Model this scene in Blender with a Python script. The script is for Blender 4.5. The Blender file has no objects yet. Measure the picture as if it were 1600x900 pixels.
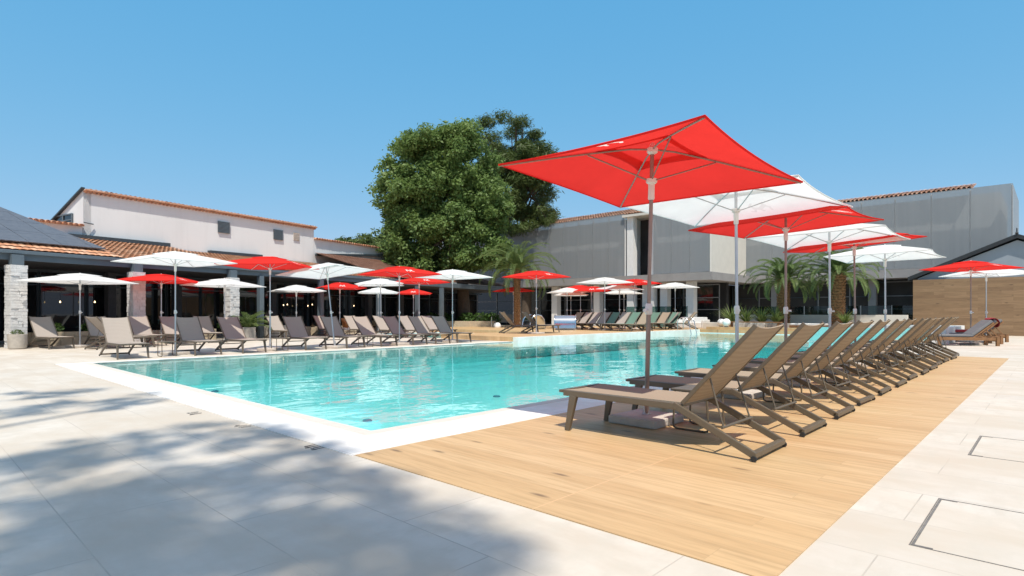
import bpy, bmesh, math, random
import numpy as np
from mathutils import Vector, Matrix, Euler

random.seed(7)
RNG = np.random.default_rng(11)
R = math.radians
SC = bpy.context.scene
COL = SC.collection

# ------------------------------------------------------------------ frame of reference
CAM_H, FOC, HOR = 1.2, 910.0, 490.0          # camera height, focal length and horizon in photo pixels
ANG = math.atan2(.7304, .6831)               # heading of the pool's long axis
CU, SU = math.cos(ANG), math.sin(ANG)

def UV(u, v): return (CU*u - SU*v, SU*u + CU*v)
def toUV(x, y): return (CU*x + SU*y, -SU*x + CU*y)
def at(px, dist): return ((px-800)/FOC*dist, dist)
def zpx(py, dist): return CAM_H + (HOR-py)/FOC*dist

# ------------------------------------------------------------------ mesh builder
class MB:
    def __init__(s): s.v = []; s.f = []; s.uv = None
    def add(s, vs, fs):
        o = len(s.v); s.v += [tuple(p) for p in vs]; s.f += [tuple(i+o for i in f) for f in fs]
        return s
    def hexa(s, p):                                   # 8 points: bottom ring then top ring, counter-clockwise
        return s.add(p, [(3,2,1,0),(4,5,6,7),(0,1,5,4),(1,2,6,5),(2,3,7,6),(3,0,4,7)])
    def box(s, x0,x1,y0,y1,z0,z1):
        return s.hexa([(x0,y0,z0),(x1,y0,z0),(x1,y1,z0),(x0,y1,z0),(x0,y0,z1),(x1,y0,z1),(x1,y1,z1),(x0,y1,z1)])
    def ubox(s, u0,u1,v0,v1,z0,z1):
        q = [UV(u0,v0),UV(u1,v0),UV(u1,v1),UV(u0,v1)]
        return s.hexa([(a,b,z0) for a,b in q]+[(a,b,z1) for a,b in q])
    def prism(s, poly, z0, z1):
        n = len(poly)
        return s.add([(a,b,z0) for a,b in poly]+[(a,b,z1) for a,b in poly],
              [tuple(range(n-1,-1,-1)), tuple(range(n,2*n))]+[(i,(i+1)%n,n+(i+1)%n,n+i) for i in range(n)])
    def wall(s, p0, p1, z0, z1, t):                   # t metres of thickness to the left of p0->p1
        d = Vector((p1[0]-p0[0], p1[1]-p0[1])).normalized(); n = Vector((-d.y, d.x))*t
        q = [p0, p1, (p1[0]+n.x,p1[1]+n.y), (p0[0]+n.x,p0[1]+n.y)]
        if t < 0: q = [q[0],q[3],q[2],q[1]]
        return s.hexa([(a,b,z0) for a,b in q]+[(a,b,z1) for a,b in q])
    def bar(s, p0, p1, w, h, up=(0,0,1), w1=None, h1=None):
        p0 = Vector(p0); p1 = Vector(p1); d = (p1-p0).normalized(); up = Vector(up)
        if abs(d.dot(up)) > .98: up = Vector((1,0,0))
        a = d.cross(up).normalized(); b = a.cross(d).normalized()
        w1 = w if w1 is None else w1; h1 = h if h1 is None else h1
        P = [p0-a*w/2-b*h/2, p0+a*w/2-b*h/2, p0+a*w/2+b*h/2, p0-a*w/2+b*h/2,
             p1-a*w1/2-b*h1/2, p1+a*w1/2-b*h1/2, p1+a*w1/2+b*h1/2, p1-a*w1/2+b*h1/2]
        return s.hexa(P)
    def tube(s, pts, r, n=8, caps=True):
        pts = [Vector(p) for p in pts]; m = len(pts); rs = r if isinstance(r, (list,tuple)) else [r]*m
        vs = []; a = None
        for i, p in enumerate(pts):
            d = (pts[min(i+1,m-1)]-pts[max(i-1,0)]).normalized()
            if a is None:
                a = d.cross(Vector((0,0,1)) if abs(d.z) < .9 else Vector((1,0,0))).normalized()
            else:
                a = (a - d*a.dot(d)).normalized()
            b = d.cross(a)
            for k in range(n):
                t = 2*math.pi*k/n; vs.append(p + (a*math.cos(t)+b*math.sin(t))*rs[i])
        fs = [(i*n+k, i*n+(k+1)%n, (i+1)*n+(k+1)%n, (i+1)*n+k) for i in range(m-1) for k in range(n)]
        if caps: fs += [tuple(range(n-1,-1,-1)), tuple((m-1)*n+k for k in range(n))]
        return s.add(vs, fs)
    def lathe(s, prof, n=16, c=(0,0,0)):
        vs = [(c[0]+r*math.cos(2*math.pi*k/n), c[1]+r*math.sin(2*math.pi*k/n), c[2]+z) for r,z in prof for k in range(n)]
        m = len(prof)
        fs = [(i*n+k, i*n+(k+1)%n, (i+1)*n+(k+1)%n, (i+1)*n+k) for i in range(m-1) for k in range(n)]
        fs += [tuple(range(n-1,-1,-1)), tuple((m-1)*n+k for k in range(n))]
        return s.add(vs, fs)
    def mesh(s, name):
        me = bpy.data.meshes.new(name); me.from_pydata(s.v, [], s.f); me.update()
        return me
    def build(s, name, mat, parent=None, loc=None, bevel=0, smooth=None):
        me = s.mesh(name)
        if bevel:
            bm = bmesh.new(); bm.from_mesh(me)
            bmesh.ops.bevel(bm, geom=[e for e in bm.edges if len(e.link_faces)==2 and e.calc_face_angle(0)>.5], offset=bevel, segments=2, affect='EDGES', profile=.6)
            bm.to_mesh(me); bm.free()
        return link(name, me, mat, parent, loc, smooth)

def link(name, me, mat, parent=None, loc=None, smooth=None):
    if smooth is not None:
        me.shade_smooth(); me.set_sharp_from_angle(angle=R(smooth))
    if mat: me.materials.append(mat)
    o = bpy.data.objects.new(name, me); COL.objects.link(o)
    if parent: o.parent = parent
    if loc: o.location = loc
    return o

def tag(o, label=None, cat=None, group=None, kind=None):
    if label: o['label'] = label
    if cat: o['category'] = cat
    if group: o['group'] = group
    if kind: o['kind'] = kind
    return o
def thing(name, label, cat, loc=(0,0,0), rz=0, group=None):
    o = bpy.data.objects.new(name, None); COL.objects.link(o); o.empty_display_size = .2
    o.location = loc; o.rotation_euler = (0,0,rz)
    return tag(o, label, cat, group)
def kids(o): return KIDS.get(o.name) or [c for c in bpy.data.objects if c.parent == o]
KIDS = {}
def dup(root, label, loc, rz, group=None):
    r = root.copy(); COL.objects.link(r); r.location = loc; r.rotation_euler = (0,0,rz)
    r['label'] = label
    if group: r['group'] = group
    made = []
    for ch in kids(root):
        c = ch.copy(); COL.objects.link(c); c.parent = r; made.append((ch, c))
        for g in kids(ch):
            d = g.copy(); COL.objects.link(d); d.parent = c
    KIDS[r.name] = [c for _, c in made]
    return r

# ------------------------------------------------------------------ materials
class NT:
    def __init__(s, name):
        s.m = bpy.data.materials.new(name); s.m.use_nodes = True; s.t = s.m.node_tree; s.t.nodes.clear()
        s.out = s.n('ShaderNodeOutputMaterial')
    def n(s, typ, **kw):
        x = s.t.nodes.new(typ)
        for k, val in kw.items(): setattr(x, k, val)
        return x
    def l(s, a, b): s.t.links.new(a, b)
    def set(s, x, **kw):
        for k, val in kw.items():
            sock = x.inputs[int(k[1:])] if k[0]=='i' and k[1:].isdigit() else x.inputs[k.replace('_',' ')]
            if hasattr(val, 'is_output'): s.l(val, sock)
            else: sock.default_value = val
        return x
    def coord(s, scale=(1,1,1), rot=(0,0,0), loc=(0,0,0), src='Object'):
        c = s.n('ShaderNodeTexCoord'); m = s.n('ShaderNodeMapping'); s.l(c.outputs[src], m.inputs['Vector'])
        m.inputs['Scale'].default_value = scale; m.inputs['Rotation'].default_value = rot; m.inputs['Location'].default_value = loc
        return m.outputs[0]
    def noise(s, vec, scale, detail=4, rough=.55):
        x = s.n('ShaderNodeTexNoise'); s.set(x, Vector=vec, Scale=scale, Detail=detail, Roughness=rough); return x.outputs['Fac']
    def ramp(s, fac, *stops):
        x = s.n('ShaderNodeValToRGB'); s.l(fac, x.inputs[0]); e = x.color_ramp.elements
        while len(e) < len(stops): e.new(.5)
        for el, (p, c) in zip(e, stops):
            el.position = p; el.color = (c,c,c,1) if isinstance(c,(int,float)) else (*c,1)
        return x.outputs[0]
    def mix(s, fac, a, b, typ='MIX'):
        x = s.n('ShaderNodeMix', data_type='RGBA', blend_type=typ)
        for sock, val in ((x.inputs[0], fac), (x.inputs[6], a), (x.inputs[7], b)):
            if hasattr(val, 'is_output'): s.l(val, sock)
            else: sock.default_value = (*val,1) if isinstance(val, tuple) and len(val)==3 else val
        return x.outputs[2]
    def math(s, op, a, b=0.):
        x = s.n('ShaderNodeMath', operation=op)
        for sock, val in zip(x.inputs, (a, b)):
            if hasattr(val, 'is_output'): s.l(val, sock)
            else: sock.default_value = val
        return x.outputs[0]
    def bump(s, h, strength=.3, dist=.01):
        x = s.n('ShaderNodeBump'); s.set(x, Height=h, Strength=strength, Distance=dist); return x.outputs[0]
    def pbsdf(s, color, rough=.6, metal=0, normal=None, spec=None, **kw):
        x = s.n('ShaderNodeBsdfPrincipled')
        s.set(x, Base_Color=(*color,1) if isinstance(color, tuple) else color, Roughness=rough, Metallic=metal, **kw)
        if normal is not None: s.l(normal, x.inputs['Normal'])
        if spec is not None: x.inputs['Specular IOR Level'].default_value = spec
        return x.outputs[0]
    def done(s, sh): s.l(sh, s.out.inputs['Surface']); return s.m

def simple(name, color, rough=.6, metal=0, var=.18, scale=6, bump=0, bscale=60, spec=None):
    t = NT(name); v = t.coord()
    a = tuple(c*(1-var) for c in color); b = tuple(min(1,c*(1+var)) for c in color)
    col = t.ramp(t.noise(v, scale, 5), (.25, a), (.75, b))
    nrm = t.bump(t.noise(v, bscale, 3), bump, .01) if bump else None
    return t.done(t.pbsdf(col, rough, metal, nrm, spec))

M = {}
M['frame'] = simple('taupe_paint', (.118,.093,.063), .42, 0, .08, 9, .05, 200)
M['frame_bronze'] = simple('bronze_paint', (.125,.10,.075), .45, 0, .08, 9)
M['rubber'] = simple('black_rubber', (.02,.02,.02), .7)
M['alu'] = simple('brushed_aluminium', (.52,.53,.55), .38, .75, .06, 20)
M['alu_bronze'] = simple('anodised_pole', (.30,.22,.19), .4, .5, .08, 20)
M['plastic_white'] = simple('white_plastic', (.72,.70,.68), .45, 0, .04)
M['plastic_grey'] = simple('grey_plastic', (.22,.22,.23), .5)
M['steel_dark'] = simple('anthracite_steel', (.035,.05,.062), .45, 0, .15, 2)
M['steel_grey'] = simple('slate_grey_steel', (.10,.13,.155), .5, 0, .12, 2)
M['chrome'] = simple('stainless_steel', (.66,.68,.70), .16, 1, .04)
M['white_wall'] = None
M['concrete'] = simple('cast_concrete', (.50,.45,.40), .85, 0, .16, 7, .35, 70)
M['concrete_grey'] = simple('grey_concrete', (.28,.27,.265), .8, 0, .12, 1.5, .1, 30)
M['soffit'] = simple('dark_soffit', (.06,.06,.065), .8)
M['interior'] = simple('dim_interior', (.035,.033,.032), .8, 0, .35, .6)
M['white_paint'] = simple('white_paint', (.74,.73,.71), .6, 0, .05, 3)
M['cream_wall'] = simple('cream_render', (.60,.57,.51), .8, 0, .05, 2)
M['black_edge'] = simple('black_roofing', (.018,.02,.022), .5)
M['grey_gable'] = simple('pale_blue_grey_cladding', (.27,.31,.35), .55, 0, .1, .7)
M['soil'] = simple('soil', (.06,.045,.03), .95, 0, .3, 8, .5, 30)
M['bark'] = simple('bark', (.085,.062,.045), .9, 0, .35, 5, .8, 22)
M['teak'] = simple('teak_wood', (.22,.11,.045), .55, 0, .3, 7)
M['rattan'] = simple('rattan', (.36,.15,.045), .6, 0, .35, 30, .5, 90)
M['cushion_grey'] = simple('grey_cushion', (.16,.163,.17), .9, 0, .08, 6, .2, 120)
M['red_towel'] = simple('red_towel', (.30,.03,.04), .95, 0, .3, 14, .5, 100)
M['pot'] = simple('stone_pot', (.42,.38,.33), .85, 0, .14, 9, .2, 60)
M['lamp_globe'] = simple('opal_globe', (.80,.80,.79), .3, 0, .03)
M['stencil'] = simple('dark_stencil_paint', (.05,.05,.055), .8, 0, .3, 40)
M['gap'] = simple('drain_gap', (.17,.16,.15), .8, 0, .3, 30)
M['blue_cover'] = simple('light_fitting', (.10,.20,.30), .4)
M['white_stuff'] = simple('white_upholstery', (.70,.69,.67), .8, 0, .06, 4)

def emit(name, col, s):
    t = NT(name); e = t.n('ShaderNodeEmission'); t.set(e, Color=(*col,1), Strength=s); return t.done(e.outputs[0])
M['bulb'] = emit('warm_bulb', (1,.72,.38), 4)

def fabric(name, c, trans=.3, weave=700, amp=.06, wrinkle=.25):
    t = NT(name); v = t.coord()
    col = t.ramp(t.noise(v, 1.7, 5), (.3, tuple(x*(1-amp) for x in c)), (.7, tuple(min(1,x*(1+amp)) for x in c)))
    h = t.math('ADD', t.noise(v, 3.0, 2), t.math('MULTIPLY', t.noise(v, weave, 1), .01))
    nrm = t.bump(h, wrinkle, .03)
    d = t.n('ShaderNodeBsdfDiffuse'); t.set(d, Color=col, Normal=nrm)
    tr = t.n('ShaderNodeBsdfTranslucent'); t.set(tr, Color=col, Normal=nrm)
    mx = t.n('ShaderNodeMixShader'); t.set(mx, Fac=trans); t.l(d.outputs[0], mx.inputs[1]); t.l(tr.outputs[0], mx.inputs[2])
    return t.done(mx.outputs[0])
X0 = .86
MARK = [((X0-.02,-.10),(X0+.03,-.02),.032),((X0+.03,-.02),(X0+.02,.05),.030),((X0+.02,.05),(X0-.04,.10),.02),((X0-.04,.10),(X0-.085,.06),.017),
        ((X0+.03,.0),(X0+.085,-.05),.015),((X0+.03,.05),(X0+.085,.08),.015),((X0+.085,.08),(X0+.07,.13),.012),((X0-.02,-.10),(X0+.02,-.16),.018),((X0+.02,-.16),(X0+.085,-.17),.014),((X0-.02,-.08),(X0-.085,-.11),.015)]
MARK = [((X0+(a[0]-X0)*1.6-.03, a[1]*1.0), (X0+(b[0]-X0)*1.6-.03, b[1]*1.0), w*.95) for a, b, w in MARK]
def canopy_cloth(name, c, mark, trans):
    """dyed cloth with the running emblem printed through it near one hem"""
    t = NT(name); v = t.coord(); sep = t.n('ShaderNodeSeparateXYZ'); t.l(v, sep.inputs[0])
    cm = t.n('ShaderNodeCombineXYZ'); t.l(sep.outputs[0], cm.inputs[0]); t.l(sep.outputs[1], cm.inputs[1])
    def vm(op, a, b):
        x = t.n('ShaderNodeVectorMath', operation=op)
        for sk, val in zip(x.inputs, (a, b)):
            if hasattr(val,'is_output'): t.l(val, sk)
            else: sk.default_value = val
        return x
    dmin = None
    for (a, b, w) in MARK:
        ba = (b[0]-a[0], b[1]-a[1], 0); bb = ba[0]**2+ba[1]**2
        pa = vm('SUBTRACT', cm.outputs[0], (a[0],a[1],0)).outputs[0]
        h = t.math('DIVIDE', vm('DOT_PRODUCT', pa, ba).outputs['Value'], bb); h = t.math('MINIMUM', t.math('MAXIMUM', h, 0.), 1.)
        sc = t.n('ShaderNodeVectorMath', operation='SCALE'); sc.inputs[0].default_value = ba; t.l(h, sc.inputs['Scale'])
        d = t.math('SUBTRACT', vm('LENGTH', vm('SUBTRACT', pa, sc.outputs[0]).outputs[0], (0,0,0)).outputs['Value'], w*1.25)
        dmin = d if dmin is None else t.math('MINIMUM', dmin, d)
    msk = t.math('LESS_THAN', dmin, 0.)
    col = t.ramp(t.noise(v, 1.7, 5), (.3, tuple(x*.94 for x in c)), (.7, tuple(min(1,x*1.05) for x in c)))
    col = t.mix(msk, col, mark)
    nrm = t.bump(t.math('ADD', t.noise(v, 2.2, 2), t.math('MULTIPLY', t.noise(t.coord(scale=(1,1,.3)), 9, 2), .2)), .4, .03)
    d = t.n('ShaderNodeBsdfDiffuse'); t.set(d, Color=col, Normal=nrm)
    tr = t.n('ShaderNodeBsdfTranslucent'); t.set(tr, Color=col, Normal=nrm)
    mx = t.n('ShaderNodeMixShader'); t.set(mx, Fac=trans); t.l(d.outputs[0], mx.inputs[1]); t.l(tr.outputs[0], mx.inputs[2])
    return t.done(mx.outputs[0])
M['red_canvas'] = canopy_cloth('red_canvas', (.80,.045,.038), (.86,.84,.82), .45)
M['white_canvas'] = canopy_cloth('white_canvas', (.88,.88,.87), (.79,.775,.765), .48)
def sling(name, c):
    t = NT(name); v = t.coord(scale=(1,1,1))
    st = t.n('ShaderNodeTexWave', wave_type='BANDS', bands_direction='X'); t.set(st, Vector=v, Scale=9., Distortion=.3, Detail=1.)
    f = t.math('ADD', t.math('MULTIPLY', t.noise(v, 240, 2), .6), t.math('MULTIPLY', st.outputs['Fac'], .2))
    col = t.ramp(f, (.2, tuple(x*.82 for x in c)), (.7, tuple(x*1.12 for x in c)))
    d = t.n('ShaderNodeBsdfDiffuse'); t.set(d, Color=col)
    tr = t.n('ShaderNodeBsdfTranslucent'); t.set(tr, Color=col)
    mx = t.n('ShaderNodeMixShader'); t.set(mx, Fac=.07); t.l(d.outputs[0], mx.inputs[1]); t.l(tr.outputs[0], mx.inputs[2])
    return t.done(mx.outputs[0])
M['sling'] = sling('taupe_textilene', (.375,.305,.23))
M['sling_grey'] = sling('grey_taupe_textilene', (.40,.35,.31))
M['sling_green'] = sling('green_textilene', (.155,.255,.205))

def render_wall(name, c):
    t = NT(name); v = t.coord()
    a = t.noise(v, .35, 6, .6); b = t.noise(t.coord(scale=(1.2,1.2,.12)), 1.6, 5, .65)
    col = t.mix(t.ramp(a, (.35,0.), (.7,.5)), c, tuple(x*.9 for x in c))
    col = t.mix(t.ramp(b, (.5,0.), (.8,.45)), col, tuple(x*.82 for x in c))
    return t.done(t.pbsdf(col, .85, 0, t.bump(t.noise(v, 45, 4), .25, .01)))
M['white_wall'] = render_wall('white_render', (.70,.725,.735))

def terracotta(name, c1, c2, c3):
    t = NT(name); uv = t.n('ShaderNodeUVMap')
    fl = t.n('ShaderNodeVectorMath', operation='FLOOR'); t.l(uv.outputs[0], fl.inputs[0])
    wn = t.n('ShaderNodeTexWhiteNoise', noise_dimensions='2D'); t.l(fl.outputs[0], wn.inputs['Vector'])
    col = t.ramp(wn.outputs['Value'], (.0, c1), (.5, c2), (1., c3))
    v = t.coord(); col = t.mix(t.ramp(t.noise(v, 3, 6, .7), (.4,0.), (.75,.55)), col, tuple(x*.55 for x in c2))
    return t.done(t.pbsdf(col, .8, 0, t.bump(t.noise(v, 40, 3), .3, .01)))
M['tile'] = terracotta('terracotta_tile', (.50,.22,.11), (.62,.31,.17), (.69,.43,.285))
M['tile_brown'] = terracotta('brown_tile', (.20,.095,.06), (.26,.13,.085), (.33,.18,.125))
M['tile_pale'] = terracotta('pale_clay_tile', (.40,.19,.11), (.55,.30,.20), (.64,.42,.31))

def glass_dark(name, c=(.012,.014,.016), rough=.03):
    t = NT(name); v = t.coord()
    return t.done(t.pbsdf(c, rough, 0, t.bump(t.noise(v, .8, 2), .03, .05), .6))
M['dark_glass'] = glass_dark('dark_window_glass')
t = NT('green_railing_glass'); tr = t.n('ShaderNodeBsdfTransparent'); tr.inputs[0].default_value = (.42,.55,.53,1)
gl = t.n('ShaderNodeBsdfGlossy'); gl.inputs['Roughness'].default_value = .03
fr = t.n('ShaderNodeFresnel'); mx = t.n('ShaderNodeMixShader'); t.l(fr.outputs[0], mx.inputs[0]); t.l(tr.outputs[0], mx.inputs[1]); t.l(gl.outputs[0], mx.inputs[2])
M['rail_glass'] = t.done(mx.outputs[0])
# perforated metal: some light goes straight through
t = NT('perforated_grey_metal'); v = t.coord()
w = t.n('ShaderNodeTexNoise'); t.set(w, Vector=t.coord(scale=(3,3,.12)), Scale=1.4, Detail=3.)
col = t.ramp(w.outputs[0], (.3,(.30,.318,.33)), (.7,(.325,.342,.352)))
p = t.pbsdf(col, .55, .1)
tr = t.n('ShaderNodeBsdfTransparent'); mx = t.n('ShaderNodeMixShader'); mx.inputs[0].default_value = .36
t.l(p, mx.inputs[1]); t.l(tr.outputs[0], mx.inputs[2]); M['mesh'] = t.done(mx.outputs[0])

# paving: big pale slabs, object space is the pool's own axes (x = u, y = v)
def slabs(name, c, jw=.0042, L=1.4, W=.667, u0=.69, v0=-.75, var=.07):
    t = NT(name); v = t.coord()
    sep = t.n('ShaderNodeSeparateXYZ'); t.l(v, sep.inputs[0])
    cmb = t.n('ShaderNodeCombineXYZ'); t.l(t.math('SUBTRACT', sep.outputs[1], v0), cmb.inputs[0]); t.l(t.math('SUBTRACT', sep.outputs[0], u0), cmb.inputs[1])
    b = t.n('ShaderNodeTexBrick', offset=.5, offset_frequency=2)
    t.set(b, Vector=cmb.outputs[0], Color1=(*[x*(1-var) for x in c],1), Color2=(*[min(1,x*(1+var*.6)) for x in c],1), Mortar=(.40,.36,.31,1), Scale=1., Mortar_Size=jw, Mortar_Smooth=.3, Bias=0., Brick_Width=L, Row_Height=W)
    n1 = t.noise(t.coord(scale=(1,.45,1)), 1.4, 6, .62); n2 = t.noise(t.coord(scale=(.5,1,1)), 5.5, 5, .7); n3 = t.noise(v, 90, 3)
    col = t.mix(t.ramp(n1, (.40,0.), (.60,.95)), b.outputs['Color'], (c[0]*.84,c[1]*.80,c[2]*.75))
    col = t.mix(t.ramp(n2, (.46,0.), (.66,.7)), col, (c[0]*.84,c[1]*.83,c[2]*.80))
    stain = t.ramp(t.noise(v, .55, 4, .5), (.56,0.), (.72,.28))
    col = t.mix(stain, col, (c[0]*.80,c[1]*.775,c[2]*.74))
    h = t.math('ADD', t.math('MULTIPLY', n3, .15), t.math('MULTIPLY', b.outputs['Fac'], -1.))
    return t.done(t.pbsdf(col, t.ramp(n1, (.3,.5), (.7,.72)), 0, t.bump(h, .35, .004)))
M['paving'] = slabs('cream_stone_paving', (.63,.575,.50))
M['coping'] = slabs('white_pool_coping', (.82,.80,.77), .003, 1.2, .70, 2.68, .2, .02)

def planks(name, axis='v', c1=(.46,.265,.115), c2=(.58,.36,.175), c3=(.52,.31,.14), L=1.2, W=.2, jw=.0022, v0=2.34, u0=2.69, vert=False):
    t = NT(name); v = t.coord(); sep = t.n('ShaderNodeSeparateXYZ'); t.l(v, sep.inputs[0])
    a, bb = (sep.outputs[1], sep.outputs[0]) if axis == 'v' else (sep.outputs[0], sep.outputs[1])
    if vert: a, bb = sep.outputs[0], sep.outputs[2]
    cmb = t.n('ShaderNodeCombineXYZ'); t.l(t.math('SUBTRACT', a, v0), cmb.inputs[0]); t.l(t.math('SUBTRACT', bb, u0), cmb.inputs[1])
    b = t.n('ShaderNodeTexBrick', offset=.33, offset_frequency=3)
    t.set(b, Vector=cmb.outputs[0], Color1=(0,0,0,1), Color2=(1,1,1,1), Mortar=(.5,.5,.5,1), Scale=1., Mortar_Size=jw, Mortar_Smooth=.2, Bias=0., Brick_Width=L, Row_Height=W)
    base = t.ramp(b.outputs['Color'], (0.,c1), (.4,c3), (1.,c2))
    # the grain runs along the board; every board is cut from another place
    off = t.n('ShaderNodeVectorMath', operation='MULTIPLY_ADD'); t.l(b.outputs['Color'], off.inputs[0]); off.inputs[1].default_value = (3.1,7.3,0); t.l(cmb.outputs[0], off.inputs[2])
    mp = t.n('ShaderNodeMapping'); mp.inputs['Scale'].default_value = (.55,8,1); t.l(off.outputs[0], mp.inputs[0])
    g1 = t.noise(mp.outputs[0], 2.2, 7, .68)
    mp2 = t.n('ShaderNodeMapping'); mp2.inputs['Scale'].default_value = (1.4,24,1); t.l(off.outputs[0], mp2.inputs[0])
    g2 = t.noise(mp2.outputs[0], 3.5, 4, .6)
    mp3 = t.n('ShaderNodeMapping'); mp3.inputs['Scale'].default_value = (1.3,4.6,1); t.l(off.outputs[0], mp3.inputs[0])
    vo = t.n('ShaderNodeTexVoronoi'); t.set(vo, Vector=mp3.outputs[0], Scale=.85)
    col = t.mix(t.ramp(g1, (.44,0.), (.72,.85)), base, tuple(x*.70 for x in c1))
    col = t.mix(t.ramp(g2, (.5,0.), (.85,.24)), col, tuple(x*.74 for x in c1))
    col = t.mix(t.ramp(vo.outputs['Distance'], (.04,.8), (.12,0.)), col, (c1[0]*.28,c1[1]*.27,c1[2]*.3))
    col = t.mix(t.math('MULTIPLY', b.outputs['Fac'], .28), col, tuple(x*.45 for x in c1))
    jt = t.n('ShaderNodeMath', operation='COMPARE'); t.l(a, jt.inputs[0]); jt.inputs[1].default_value = 2.34; jt.inputs[2].default_value = .006
    if axis == 'v' and not vert: col = t.mix(jt.outputs[0], col, (.62,.40,.21))
    h = t.math('ADD', t.math('MULTIPLY', g2, .3), t.math('MULTIPLY', b.outputs['Fac'], -1.))
    return t.done(t.pbsdf(col, t.ramp(g1, (.3,.42), (.7,.6)), 0, t.bump(h, .25, .004)))
M['deck'] = planks('wood_look_deck', c1=(.535,.345,.17), c2=(.62,.425,.23), c3=(.585,.39,.20), L=3.3, W=.205, jw=.0016)
M['wood_wall'] = planks('wood_cladding', c1=(.225,.135,.07), c2=(.31,.195,.105), c3=(.265,.165,.085), L=1.5, W=.19, vert=True, v0=0, u0=0)
M['wood_riser'] = planks('wood_riser', c1=(.34,.20,.10), c2=(.42,.26,.14), c3=(.38,.23,.12), L=1.2, W=.2, vert=True, v0=0, u0=0)

def stone(name, c, L=.34, W=.16, j=.012):
    t = NT(name); v = t.coord(); n = t.noise(v, 7, 6, .7); n2 = t.noise(v, 28, 4, .7)
    col = t.ramp(n, (.25, tuple(x*.72 for x in c)), (.7, c))
    col = t.mix(t.ramp(n2, (.5,0.), (.75,.5)), col, tuple(x*.6 for x in c))
    return t.done(t.pbsdf(col, .9, 0, t.bump(t.math('ADD', n, n2), .8, .03)))
M['white_stone'] = stone('white_split_stone', (.78,.77,.755))
M['cream_stone'] = stone('cream_split_stone', (.56,.47,.34))

def mosaic(name, c):
    t = NT(name); v = t.coord(); out = None
    sep = t.n('ShaderNodeSeparateXYZ'); t.l(v, sep.inputs[0])
    n = t.noise(v, .9, 3); n2 = t.n('ShaderNodeTexVoronoi'); t.set(n2, Vector=v, Scale=14.)
    # moving net of light that waves throw on the floor is left to the waves; tiles only vary in tint
    col = t.ramp(n2.outputs['Color'], (.2, tuple(x*.93 for x in c)), (.8, tuple(min(1,x*1.05) for x in c)))
    col = t.mix(t.ramp(n, (.3,0.), (.7,.25)), col, tuple(x*.9 for x in c))
    return t.done(t.pbsdf(col, .35, 0))
M['pool_tile'] = mosaic('aqua_mosaic', (.62,.83,.82))
M['spa_tile'] = mosaic('aqua_mosaic_pale', (.25,.60,.58))

# water: a clear absorbing body under a rippling mirror skin
def water(name, k=1., amp=.5):
    t = NT(name)
    a = t.noise(t.coord(scale=(.55,1.0,1)), 1.3, 3, .5); b = t.noise(t.coord(scale=(1,.8,1)), 4.6, 2, .5); c = t.noise(t.coord(), .33, 2, .5)
    h = t.math('ADD', t.math('ADD', a, t.math('MULTIPLY', b, .14)), t.math('MULTIPLY', c, 1.6))
    nrm = t.bump(h, .55*amp, .05)
    fr = t.n('ShaderNodeFresnel'); t.set(fr, IOR=1.33, Normal=nrm)
    gl = t.n('ShaderNodeBsdfGlossy'); t.set(gl, Color=(1,1,1,1), Roughness=.015, Normal=nrm)
    tr = t.n('ShaderNodeBsdfTransparent')
    mx = t.n('ShaderNodeMixShader'); t.l(t.math('MULTIPLY', fr.outputs[0], k), mx.inputs[0]); t.l(tr.outputs[0], mx.inputs[1]); t.l(gl.outputs[0], mx.inputs[2])
    va = t.n('ShaderNodeVolumeAbsorption'); t.set(va, Color=(0.,.94,.978,1), Density=.20)
    t.l(va.outputs[0], t.out.inputs['Volume'])
    return t.done(mx.outputs[0])
M['water'] = water('pool_water')

def leaf(name, c1, c2, trans=.35, sc=.5):
    t = NT(name); v = t.coord(); n = t.noise(v, sc, 3); n2 = t.noise(v, 9, 2)
    col = t.ramp(t.math('ADD', t.math('MULTIPLY', n, .6), t.math('MULTIPLY', n2, .4)), (.35, c1), (.65, c2))
    p = t.pbsdf(col, .5, 0, None, .3); tr = t.n('ShaderNodeBsdfTranslucent'); t.set(tr, Color=col)
    mx = t.n('ShaderNodeMixShader'); mx.inputs[0].default_value = trans; t.l(p, mx.inputs[1]); t.l(tr.outputs[0], mx.inputs[2])
    return t.done(mx.outputs[0])
M['leaf_broad'] = leaf('broad_leaves', (.11,.185,.055), (.215,.305,.09), .45, .3)
M['leaf_pine'] = leaf('pine_needles', (.055,.095,.028), (.125,.165,.05), .3)
M['leaf_pale'] = leaf('pale_leaves', (.085,.13,.035), (.16,.21,.07))
M['leaf_palm'] = leaf('palm_leaflets', (.085,.14,.045), (.17,.225,.075), .35, 1)
M['leaf_spiky'] = leaf('spiky_leaves', (.10,.16,.04), (.24,.30,.10), .3, 3)
M['leaf_shrub'] = leaf('shrub_leaves', (.04,.09,.02), (.09,.16,.04), .3, 2)
M['palm_bark'] = simple('palm_bark', (.24,.125,.055), .9, 0, .5, 12, .8, 30)

# solar glass
t = NT('solar_cells'); v = t.coord(); 
b = t.n('ShaderNodeTexBrick', offset=0.); t.set(b, Vector=v, Color1=(.075,.075,.085,1), Color2=(.10,.10,.11,1), Mortar=(.20,.20,.21,1), Scale=1., Mortar_Size=.006, Brick_Width=.16, Row_Height=.16)
M['solar'] = t.done(t.pbsdf(b.outputs[0], .4, 0, None, .5))

# ------------------------------------------------------------------ ground, pool, deck
PU0, PU1, PV0, PV1 = 3.35, 35.5, 5.1, 17.0       # pool in its own axes
SPA_U = 28.1
def rect(u0,u1,v0,v1): return [(u0,v0),(u1,v0),(u1,v1),(u0,v1)]
POOL = [(PU0,PV0),(SPA_U,PV0),(SPA_U,8.2),(PU1,8.2),(PU1,PV1),(PU0,PV1)]
KIDP = rect(18.6,24.5,21.9,29.0)

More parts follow.
